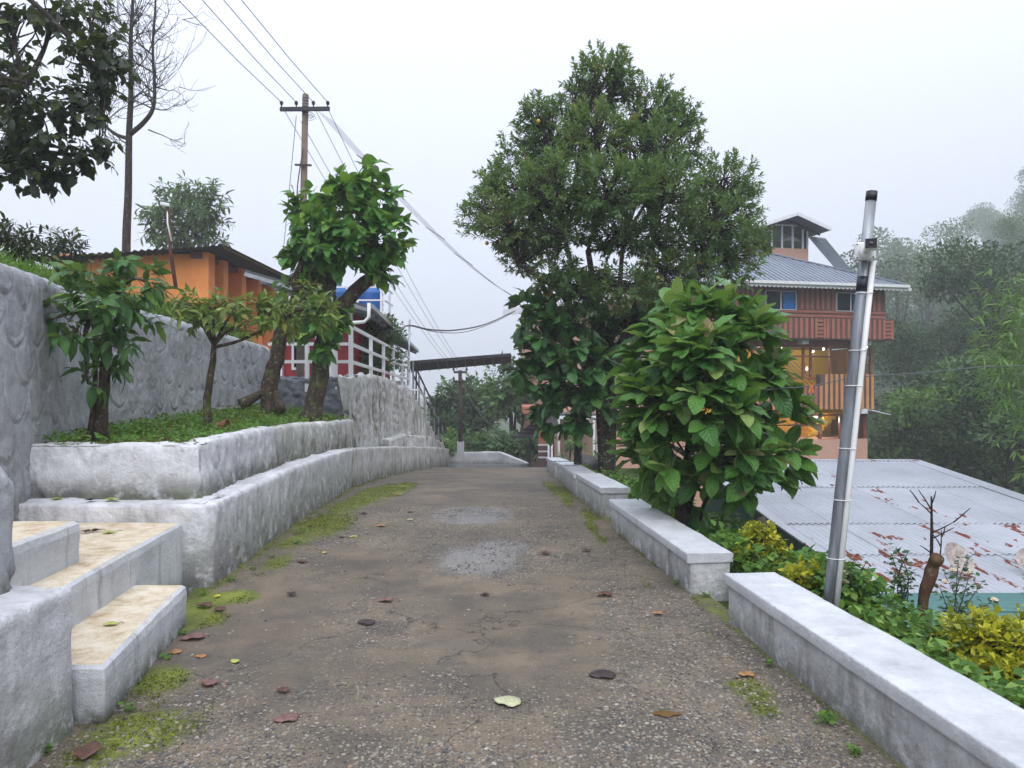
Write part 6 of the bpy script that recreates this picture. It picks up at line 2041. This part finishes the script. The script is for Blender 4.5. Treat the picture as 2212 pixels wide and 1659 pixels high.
M['petal'] = simple('cream_petal', (.78, .68, .55), .6, var=.1, bump=0)
rose(1830, 1320, 5.2, [(1815, 1240), (1835, 1225), (1855, 1235), (1880, 1245), (1845, 1210), (1800, 1250), (1900, 1260), (1870, 1215)], [(1812, 1238), (1824, 1243), (1820, 1250), (1808, 1252), (1826, 1262), (1876, 1258), (1810, 1260)], 'rose bush with a cluster of cream flowers beside the camera pole')
rose(1940, 1340, 5.6, [(1925, 1195), (1935, 1180), (1950, 1210), (1960, 1195), (1915, 1230), (1970, 1240), (1945, 1250)], [(1943, 1260)], 'thin tall rose bush just left of the leaning stump')
rose(2060, 1340, 5.8, [(2040, 1240), (2070, 1210), (2095, 1240), (2120, 1260), (2085, 1215), (2030, 1270), (2140, 1300)], [(2096, 1242), (2058, 1236), (2148, 1300), (2042, 1262)], 'rose bush with scattered cream flowers right of the stump')

# bamboo at the right edge
BT = thing('bamboo', 'light green bamboo sprays reaching in at the right edge', 'bamboo', (10.8, 14.9, gz(10.8, 14.9)))
so = Vector(BT.location)
m = MB()
mats = []
for k in range(9):
    tip = U(2190 - 12 * k % 50, 600 + 28 * k, 14.8)
    st = Vector((10.8 + .1 * k, 14.9, so.z))
    mid = Vector((10.9, 14.9, so.z + (tip.z - so.z) * .65))
    pts = spline([st, mid, tip], 6)
    m.tube([p_ - so for p_ in pts], [.02 - .0012 * i for i in range(len(pts))], 6)
    for p_ in pts[7:]:
        for _ in range(5):
            c_ = np.array(p_) + RNG.normal(size=3) * [.28, .28, .18]
            sprig(c_, np.array([-.7, 0, .15]) + RNG.normal(size=3) * .5, 6, .21, .26, .7, mats)
for px, py in ((2150, 790), (2180, 760), (2200, 800), (2170, 820), (2140, 770), (2120, 760), (2190, 660), (2200, 620), (2180, 690), (2205, 700)):
    for _ in range(4):
        sprig(np.array(U(px, py, 14.7)) + RNG.normal(size=3) * .14, np.array([-.8, 0, .1]) + RNG.normal(size=3) * .5, 6, .21, .28, .7, mats)
m.build('culms', simple('bamboo_culm', (.16, .22, .06), .5), BT, True)
BL = [leaf_proto(1, .12, 3, .15, .3, 'lance', 0, 2)]
foliage(BT, BL, mats, M['lf_bamboo'], 300, tuple(so))

# ------------------------------------------------------------------ small weeds along the walls
def weed(px, py, s, where, n=9, name='weed', z=None, big=.03):
    if z is None:
        x, d_ = gpt(px, py)
        zz = float(zr(d_))
    else:
        d_ = z[1]
        p_ = U(px, py, d_)
        x, zz = p_.x, p_.z
    mats = []
    for k in range(n):
        a = RNG.uniform(0, 6.28)
        c_ = np.array([x + s * .5 * RNG.normal() * .6, d_ + s * .4 * RNG.normal() * .6, zz + .005 + s * .5 * RNG.random()])
        mats.append(frame(c_, [math.cos(a), math.sin(a), .3], np.array([0, 0, 1]) + RNG.normal(size=3) * .3, big * (.7 + .6 * RNG.random())))
    T = thing(name, where, 'weed', (x, d_, zz), 0, 'small weeds along the wall feet')
    for mm_ in mats: mm_[:3, 3] -= np.array([x, d_, zz])
    obj('leaves', leaves_mesh('leaves', TINYW, mats, M['lf_weed']), T)
    st = MB()
    for mm_ in mats[::2]:
        st.tube([(0, 0, -.01), tuple(mm_[:3, 3])], .0015, 4, False)
    st.build('stems', M['lf_weed'], T)


for px, py, s, n, lab in ((1785, 1560, .09, 34, 'largest clump of weeds at the foot of the near wall'), (1845, 1630, .06, 16, 'weed at the near wall foot close to the bottom edge'), (1660, 1440, .05, 12, 'weed tuft at the foot of the near wall below the camera pole'), (1525, 1288, .05, 12, 'weed rosette at the end of the second wall length'),
                          (1460, 1262, .06, 10, 'weed against the second wall length base'), (660, 1150, .09, 18, 'leafy weed at the bench wall foot on the mossy stretch'), (690, 1115, .09, 16, 'weed higher up the bench wall foot'), (640, 1175, .07, 14, 'weed beside the moss at the bench wall'),
                          (585, 1205, .07, 12, 'weed at the bench wall foot halfway to the corner'), (545, 1232, .06, 12, 'weed at the bench wall foot near its corner'), (505, 1255, .05, 10, 'small weed by the near part of the bench wall'), (440, 1285, .07, 14, 'weed under the bench wall corner'),
                          (395, 1372, .05, 12, 'weed at the end of the lowest step'), (360, 1425, .05, 10, 'weed beside the lowest step'), (275, 1535, .06, 14, 'weed below the lowest step front'), (125, 1595, .05, 14, 'weed at the corner of the near bench block'), (100, 1628, .05, 12, 'weed by the near bench block at the bottom edge'), (780, 1050, .12, 16, 'weed where the bench wall stain runs down')):
    weed(px, py, s, lab, n)
weed(618, 985, .12, 'leafy weed growing on the bench ledge against the planter wall', 14, 'weed', (0, 10.2), .06)

# ------------------------------------------------------------------ fallen leaves
def leafmat_dead(name, a, b, vein=(.05, .03, .02, 1)):
    t = NT(name)
    sx = t.n('SeparateXYZ', i={0: t.attr('luv').outputs['Vector']})
    au = t.math('ABSOLUTE', sx.outputs[0])
    w_ = t.math('SINE', t.math('SUBTRACT', t.math('MULTIPLY', sx.outputs[1], 40.0), t.math('MULTIPLY', au, 11.0)))
    vv = t.math('MAXIMUM', t.mask(w_, .88, 1.), t.mask(au, .07, .02))
    c_ = t.ramp(t.noise(30, t.pos(local=True), 4), [(.3, a), (.7, b)])
    return t.done(t.mix(t.math('MULTIPLY', vv, .7), c_, vein), .6, t.bump(w_, .3, .002))


M['dead_brown'] = leafmat_dead('dead_leaf_brown', (.06, .026, .018, 1), (.15, .065, .045, 1))
M['dead_pink'] = leafmat_dead('dead_leaf_pinkish', (.13, .065, .055, 1), (.24, .13, .11, 1), (.06, .03, .03, 1))
M['dead_dark'] = leafmat_dead('dead_leaf_dark', (.02, .013, .013, 1), (.05, .03, .03, 1))
M['dead_tan'] = leafmat_dead('dead_leaf_tan', (.28, .13, .045, 1), (.45, .24, .09, 1))
M['dead_pale'] = leafmat_dead('dead_leaf_pale', (.42, .43, .25, 1), (.52, .53, .34, 1), (.25, .22, .10, 1))
M['dead_yellow'] = leafmat_dead('dead_leaf_yellow', (.50, .40, .03, 1), (.60, .52, .08, 1), (.4, .3, .03, 1))
M['dead_lime'] = leafmat_dead('dead_leaf_lime', (.35, .42, .06, 1), (.45, .5, .12, 1), (.3, .35, .05, 1))
FALL = [(1095, 1519, .115, 'dead_pale', .12, 1.2, 'large pale green fallen leaf in the middle of the near road'), (617, 1556, .095, 'dead_pink', .1, 2.0, 'pinkish brown fallen leaf low on the road left of the pale leaf'),
        (192, 1630, .13, 'dead_brown', .9, .3, 'big curled brown leaf at the bottom corner by the bench block'), (450, 1477, .085, 'dead_pink', .2, 1.0, 'brown fallen leaf right of the lowest step'), (415, 1382, .12, 'dead_pink', .5, 1.9, 'large dull brown leaf beside the end of the lowest step'),
        (440, 1312, .10, 'dead_brown', .7, 1.3, 'curled brown leaf in the litter by the bench corner'), (475, 1318, .09, 'dead_brown', .6, .4, 'brown leaf on the edge of the litter by the bench corner'), (832, 1299, .09, 'dead_pink', .3, 1.7, 'pinkish leaf lying left of the road centre'),
        (790, 1347, .10, 'dead_dark', .1, 1.4, 'dark flattened leaf pressed into the road'), (1047, 1288, .06, 'dead_dark', .6, 1.7, 'small dark curled leaf in the road centre'), (1305, 1287, .10, 'dead_brown', .5, 1.5, 'long reddish brown leaf in front of the second wall length'),
        (1176, 1197, .09, 'dead_brown', .4, 1.6, 'brown leaf beside the wet patch'), (1265, 1190, .08, 'dead_brown', .3, 1.2, 'brown leaf near the foot of the second wall length'), (1300, 1462, .12, 'dead_dark', .2, 1.6, 'dark flattened leaf near the puddle'),
        (1420, 1327, .06, 'dead_tan', .2, 1.5, 'small tan leaf below the second wall length'), (1612, 1461, .075, 'dead_tan', .3, 1.5, 'tan leaf on moss at the foot of the near wall'), (380, 1411, .065, 'dead_tan', .2, .6, 'orange-tan leaf close to the lowest step'),
        (433, 1421, .055, 'dead_tan', .1, 1.4, 'pale tan leaf right of the orange-tan one'), (506, 1432, .05, 'dead_lime', .3, .8, 'small lime leaf on bare road right of the steps'), (700, 1196, .05, 'dead_yellow', .5, .5, 'bright yellow leaf on the road near the bench wall'),
        (822, 1137, .09, 'dead_tan', .2, 1.7, 'yellow-tan leaf at the edge of the moss strip'), (785, 1111, .085, 'dead_brown', .6, 1.2, 'brown leaf lying on the moss strip'), (652, 1216, .08, 'dead_brown', .5, 1.0, 'brown leaf just below the moss strip'),
        (628, 1287, .07, 'dead_dark', .9, .9, 'dark curled leaf left of the road centre'), (738, 1163, .06, 'dead_brown', .5, 1.4, 'small brown leaf on the lower moss'), (886, 1108, .08, 'dead_brown', .4, 1.5, 'brown leaf beyond the moss strip'),
        (885, 1124, .06, 'dead_pale', .2, 1.6, 'small grey-green leaf beyond the yellow-tan one'), (763, 1161, .07, 'dead_lime', .2, 1.8, 'lime leaf near the lower moss edge'), (668, 1138, .07, 'dead_brown', .8, .6, 'brown leaf against the bench wall weeds'),
        (610, 1495, .06, 'dead_brown', .5, 1.3, 'small brown leaf above the pinkish one'), (470, 1290, .05, 'dead_yellow', .4, .3, 'small yellow leaf near the bench corner moss'), (860, 1070, .09, 'dead_tan', .3, 1.5, 'tan leaf far along the moss strip'), (830, 1024, .12, 'dead_brown', .4, 1.5, 'brown leaf at the far end of the moss strip')]


def fallen(p_, size, mt, curl, rz, lab, kind='heart'):
    v, q, uv = leaf_proto(size, size * .72, 7, 0, 0, kind, .03, int(p_[0] * 1000) % 97)
    v = v.copy()
    t_ = v[:, 1] / size
    xx = v[:, 0] / (size * .5)
    v[:, 2] = size * (curl * .35 * xx ** 2 + curl * .25 * (t_ - .5) ** 2 + .03 * np.sin(t_ * 9 + xx * 4)) + .006
    v[:, 0] *= 1 - .45 * curl * .6
    v[:, 1] -= size * .5
    T = thing('fallen_leaf', lab, 'leaf', p_, rz, 'fallen leaves')
    o = obj('blade', np_mesh('blade', v, q, M[mt], True, {'luv': uv}), T)
    sd = o.modifiers.new('thick', 'SOLIDIFY'); sd.thickness = .0012
    MB().tube([(0, -size * .5, .008), (.01, -size * .72, .012), (.0, -size * .9, .006)], .0018, 5).build('stalk', M['dead_brown'], T)


for px, py, s, mt, cu, rz, lab in FALL:
    x, d_ = gpt(px, py)
    zz = float(zr(d_))
    if abs(zz) > .001:
        for _ in range(4):
            d_ = FPX * (EYE - zz) / (py - HY); zz = float(zr(d_))
        x = (px - CX) / FPX * d_
    fallen((x, d_, zz + .006), s * 1.28, mt, cu, rz, lab)
for px, py, zl_, s, mt, cu, lab in ((238, 1352, .272, .08, 'dead_lime', .3, 'yellow-green leaf on the lowest tread'), (185, 1152, .52, .09, 'dead_dark', .8, 'dark rotting leaf in the heap on the second tread'), (205, 1150, .52, .08, 'dead_dark', .9, 'black curled leaf in the heap on the second tread'),
                                    (235, 1153, .52, .10, 'dead_lime', .3, 'long olive leaf beside the heap on the second tread'), (122, 1081, .665, .10, 'dead_lime', .5, 'green leaf on the bench ledge near the grey wall'), (240, 1082, .665, .13, 'dead_lime', .4, 'long green leaf on the bench ledge'), (195, 1083, .665, .09, 'dead_dark', .6, 'thin dark leaf on the bench ledge'),
                                    (510, 887, 1.12, .10, 'dead_pink', .5, 'dry leaf lying on the terrace weeds')):
    d_ = FPX * (EYE - zl_) / (py - HY)
    fallen(((px - CX) / FPX * d_, d_, zl_ + .006), s, mt, cu, RNG.uniform(1, 2.2), lab, 'ovate')
# broken terracotta on the terrace
for px, py, d_, s, lab in ((478, 912, 8.2, .10, 'broken terracotta pot lying on its side on the terrace'), (545, 915 - 8, 8.8, .06, 'flat piece of broken brick on the terrace edge')):
    p_ = U(px, py, d_)
    zz = terrace_z(p_.x, d_)
    if s > .08:
        m = MB()
        n_ = 14
        for i, (rr, yy) in enumerate(((s * .55, 0), (s * .7, .5 * s), (s * .85, 1.1 * s), (s * .95, 1.2 * s), (s * .8, 1.15 * s), (s * .6, .3 * s))):
            for k in range(n_):
                a = 6.283 * k / n_
                m.v.append((yy - s * .5, rr * math.cos(a), rr * math.sin(a) + s * .8))
        for i in range(5):
            for k in range(n_):
                a, b = i * n_ + k, i * n_ + (k + 1) % n_
                m.f.append((a, b, b + n_, a + n_))
        tag(m.build('broken_pot', simple('terracotta', (.20, .085, .04), .9), None, True, loc=(p_.x, d_, zz - .02)), lab, 'pot')
    else:
        tag(MB().box(-.08, .08, -.04, .04, 0, .03).build('brick_piece', simple('brick', (.22, .06, .04), .9), None, False, .006, (p_.x, d_, zz)), lab, 'brick')
# muddy puddle by the wall
px_, d_ = gpt(1440, 1545)
pts = [(px_ + (.055 + .02 * float(vnoise(a * 1.3, 0, 0, 8))) * math.cos(a) * 1.3, d_ + (.03 + .012 * float(vnoise(a * 1.7, 3, 0, 8))) * math.sin(a)) for a in np.linspace(0, 6.283, 26)[:-1]]
t = NT('muddy_water')
M['mud'] = t.done(t.ramp(t.noise(9), [(.3, (.13, .07, .03, 1)), (.7, (.20, .115, .05, 1))]), .06, None, 0, .5)
tag(MB().add([(a, b, .008) for a, b in pts], [tuple(range(len(pts)))]).build('puddle', M['mud']), kind='structure')

# ------------------------------------------------------------------ mist
hz = MB().box(-600, 600, -30, 760, -22, 150).build('haze', None)
t = NT('mist')
t.t.nodes.remove(t.b)
pv = t.n('VolumePrincipled', i={'Color': (.93, .955, 1, 1), 'Density': .0020, 'Anisotropy': .1})
t.t.links.new(pv.outputs[0], t.out.inputs['Volume'])
hz.data.materials.clear()
hz.data.materials.append(t.m)
tag(hz, 'thin pale mist filling the valley air', 'haze', kind='stuff')
